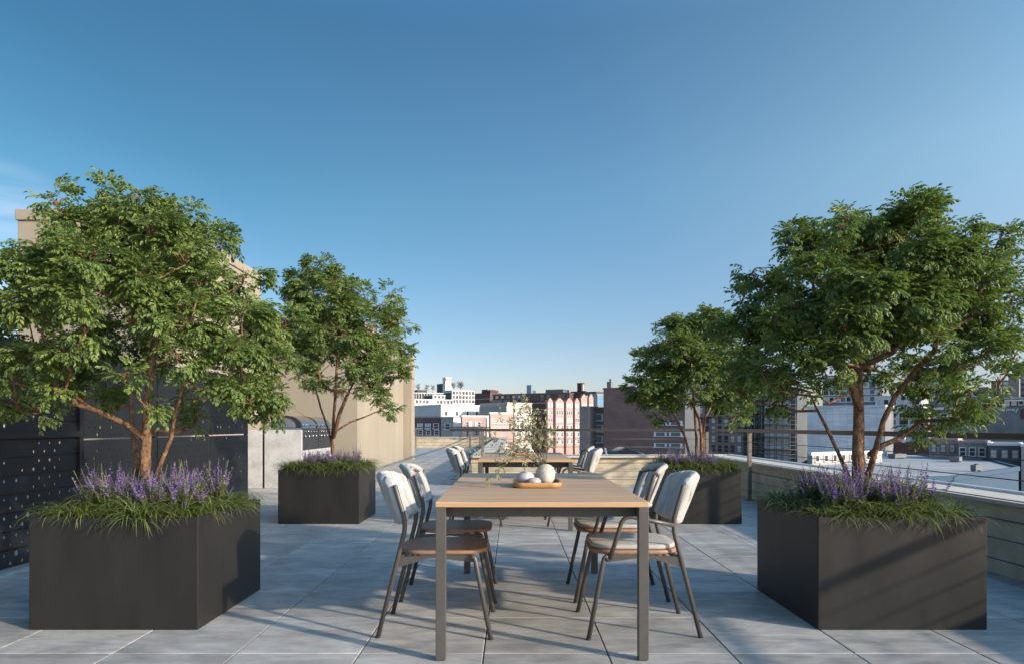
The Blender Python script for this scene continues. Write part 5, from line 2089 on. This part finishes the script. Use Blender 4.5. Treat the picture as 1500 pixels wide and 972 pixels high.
# --- row houses
b = Building('row_house', 'pink row house with three tall arched windows', 'row house', 1402.5, 105, 52, 641, pl=1361, wr=7, mat_='pink_brick')
b.windows('L', [0.18, 0.50, 0.83], [655.5], 0.75, 1.35, 'trim_brown', 'blind', True)
b = Building('row_house', 'taupe row house with white framed sash windows', 'row house', 1446, 101, 52, 645, pl=1403, wr=7, mat_='taupe_brick')
b.windows('L', [0.17, 0.50, 0.83], [661], 0.85, 1.35, 'trim_white', 'glass_far', True)
b = Building('row_house', 'charcoal row house with a white cornice at the right', 'row house', 1495, 97, 52, 648, pl=1447, wr=7, mat_='dark_wall', capmat='white_wall')
b.windows('L', [0.16, 0.48, 0.82], [664], 0.85, 1.25, 'trim_brown', 'blind', True)
b = Building('row_house', 'pale grey row house cut by the right edge of the picture', 'row house', 1540, 93, 52, 650, pl=1496, wr=7, mat_='grey_wall', capmat='white_wall')

# --- the big pale roof below
ZR = -4.0


def groundpt(px, py, z):
    Y = (CAM_H - z) * FPX / (py - HORIZ)
    return Vector(((px - VPX) / FPX * Y, Y, 0))


root = empty('flat_roofed_building', groundpt(1395, 697, ZR))
tag(root, 'wide low building with a patched pale roof and a blue shaded wall', 'building')
poly = [groundpt(a_, c_, ZR) - root.location for a_, c_ in ((1180, 706), (1395, 699), (1492, 685), (1450, 674), (1362, 668), (1280, 657), (1190, 664))]
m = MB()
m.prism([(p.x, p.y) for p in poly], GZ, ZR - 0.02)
m.build('wall', M['shade_blue_wall'], root)
m = MB()
cc = sum(poly, Vector()) / len(poly)
m.prism([((p - cc) * 0.985 + cc)[:2] for p in poly], ZR - 0.019, ZR + 0.02)
m.build('roof', M['pale_roof'], root)
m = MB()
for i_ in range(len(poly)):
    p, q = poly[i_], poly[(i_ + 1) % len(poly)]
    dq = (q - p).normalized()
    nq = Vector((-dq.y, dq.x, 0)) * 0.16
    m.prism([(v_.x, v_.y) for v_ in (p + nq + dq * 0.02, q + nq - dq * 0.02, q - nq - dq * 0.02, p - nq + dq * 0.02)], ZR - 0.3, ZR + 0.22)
m.build('parapet', M['shade_blue_wall'], root)


def roof_unit(px, py, z, w, label, seed):
    r = random.Random(seed)
    p = groundpt(px, py, z)
    root = empty('rooftop_unit', (p.x, p.y, z + 0.02), R(r.uniform(20, 50)))
    tag(root, label, 'roof unit', 'rooftop units on the pale roof')
    m = MB()
    m.box((-w, -w * 0.5, 0.15), (w, w * 0.5, 0.75), 0, 0.03)
    m.box((-w * 0.9, -w * 0.4, 0), (-w * 0.7, w * 0.4, 0.15), 0)
    m.box((w * 0.7, -w * 0.4, 0), (w * 0.9, w * 0.4, 0.15), 0)
    m.build('casing', M['slate_wall'], root)
    m = MB()
    m.lathe([(w * 0.4, 0.751), (w * 0.4, 0.85), (w * 0.33, 0.86), (w * 0.33, 0.78), (0, 0.78)], seg=14)
    m.build('fan_ring', M['dark_wall'], root)


roof_unit(1314, 671, ZR, 1.3, 'dark roof unit on the left of the pale roof', 1)
roof_unit(1400, 676, ZR, 1.2, 'dark roof unit in the middle of the pale roof below the row houses', 2)
roof_unit(1430, 690, ZR, 0.6, 'small roof hatch near the blue shaded wall of the pale roof', 3)
roof_unit(1292, 666, ZR, 0.9, 'roof unit at the far left edge of the pale roof', 4)
b = Building('shed_building', 'low pale shed with small dark windows left of the tree trunk', 'shed', 1190, 88, 30, 662, pl=1183, pr=1292, mat_='grey_wall', roof='pale_roof', capmat='white_wall')
b.windows('R', lin(0.06, 0.9, 8), [669], 0.8, 0.9, 'trim_white', 'glass_far', False)
b = Building('flat_roofed_building', 'dark low rooftop between the white industrial building and the pink row house', 'building', 1362, 118, 50, 648, pl=1284, wr=9, mat_='maroon_brick', roof='pale_roof')
b.block('white_vent', 'L', 0.55, 0.60, -5, -4, b.h - 0.2, b.h + 2.4, 'white_wall')
b.block('roof_box', 'L', 0.2, 0.35, -6, -4, b.h - 0.2, b.h + 1.2, 'dark_wall')

# --- glazed lean-to beside the brown brick building, white pipe, mast, street
root = empty('glazed_roof', at(908, 668, 118))
root.location.z = GZ
tag(root, 'dark green gabled glass roof at the foot of the brown brick building', 'roof')
m = MB()
zb, zr_ = CAM_H - (664.5 - HORIZ) / 1000 * 118 - GZ, CAM_H - (655 - HORIZ) / 1000 * 118 - GZ
m.prism([(-1.6, -2), (3.6, -2), (3.6, 4), (-1.6, 4)], 0, zb)
m.build('wall', M['dark_wall'], root)
m = MB()
V = [(-1.9, -2.2, zb), (0.6, -2.2, zr_), (3.8, -2.2, zb), (-1.9, 4.2, zb), (0.6, 4.2, zr_), (3.8, 4.2, zb)]
m.add(V, [(0, 1, 4, 3), (1, 2, 5, 4), (0, 2, 1), (3, 4, 5), (0, 3, 5, 2)])
m.build('roof_glass', M['glass_far'], root)
m = MB()
for k in range(7):
    yy = -2.25 + k * 1.07
    m.tube([(-1.9, yy, zb + 0.08), (0.6, yy, zr_ + 0.08)], 0.06, 5)
    m.tube([(0.6, yy, zr_ + 0.08), (3.8, yy, zb + 0.08)], 0.06, 5)
m.build('glazing_bars', M['slate_wall'], root)
m = MB()
pa, pb = at(889.5, 668, 112), at(886.5, 656.5, 112)
m.tube([(pa.x, pa.y, GZ), pa, pb, pb + Vector((0.05, 0, 0.12))], [0.17, 0.17, 0.17, 0.22], 10)
tag(m.build('vent_pipe', M['white_metal']), 'bent white vent pipe left of the dark glass roof', 'pipe')
m = MB()
pm = at(752.3, 660, 140)
m.tube([(pm.x, pm.y, GZ), (pm.x, pm.y, at(752.3, 584, 140).z)], [0.13, 0.09], 8)
m.tube([(pm.x - 0.5, pm.y, at(752.3, 586, 140).z), (pm.x + 0.5, pm.y, at(752.3, 586, 140).z)], 0.05, 6)
tag(m.build('utility_pole', M['trim_brown']), 'thin dark pole rising through the olive branches', 'pole')


def car(px, py, paint, label, ang):
    p = groundpt(px, py, GZ)
    root = empty('parked_car', (p.x, p.y, GZ), R(ang))
    tag(root, label, 'car', 'cars parked in the street')
    m = MB()
    prof = [(-2.15, 0.35), (-2.2, 0.75), (-1.9, 0.92), (-1.35, 0.98), (-0.75, 1.42), (0.7, 1.45), (1.45, 1.0), (2.1, 0.88), (2.2, 0.6), (2.15, 0.35)]
    n = len(prof)
    V = [(x, -0.85 if z < 1.2 else -0.66, z) for x, z in prof] + [(x, 0.85 if z < 1.2 else 0.66, z) for x, z in prof]
    m.add(V, [tuple(range(n)), tuple(range(n, 2 * n))[::-1]] + [(k, n + k, n + (k + 1) % n, (k + 1) % n) for k in range(n)])
    m.build('body', M[paint], root)
    m = MB()
    m.box((-0.85, -0.79, 1.02), (0.85, 0.79, 1.36), 0, 0.02)
    m.build('side_windows', M['glass_far'], root)
    for x in (-1.35, 1.35):
        for s in (-1, 1):
            m = MB()
            m.tube([(x, s * 0.70, 0.33), (x, s * 0.88, 0.33)], 0.33, 14)
            m.build('wheel', M['rubber'], root)


car(844, 660, 'car_red', 'dark red car parked in the street below the pink bays', 60)
car(834, 657, 'car_white', 'white car parked in the street left of the red car', 40)
car(848, 651, 'car_white', 'white car parked farther up the street by the grey block', 50)
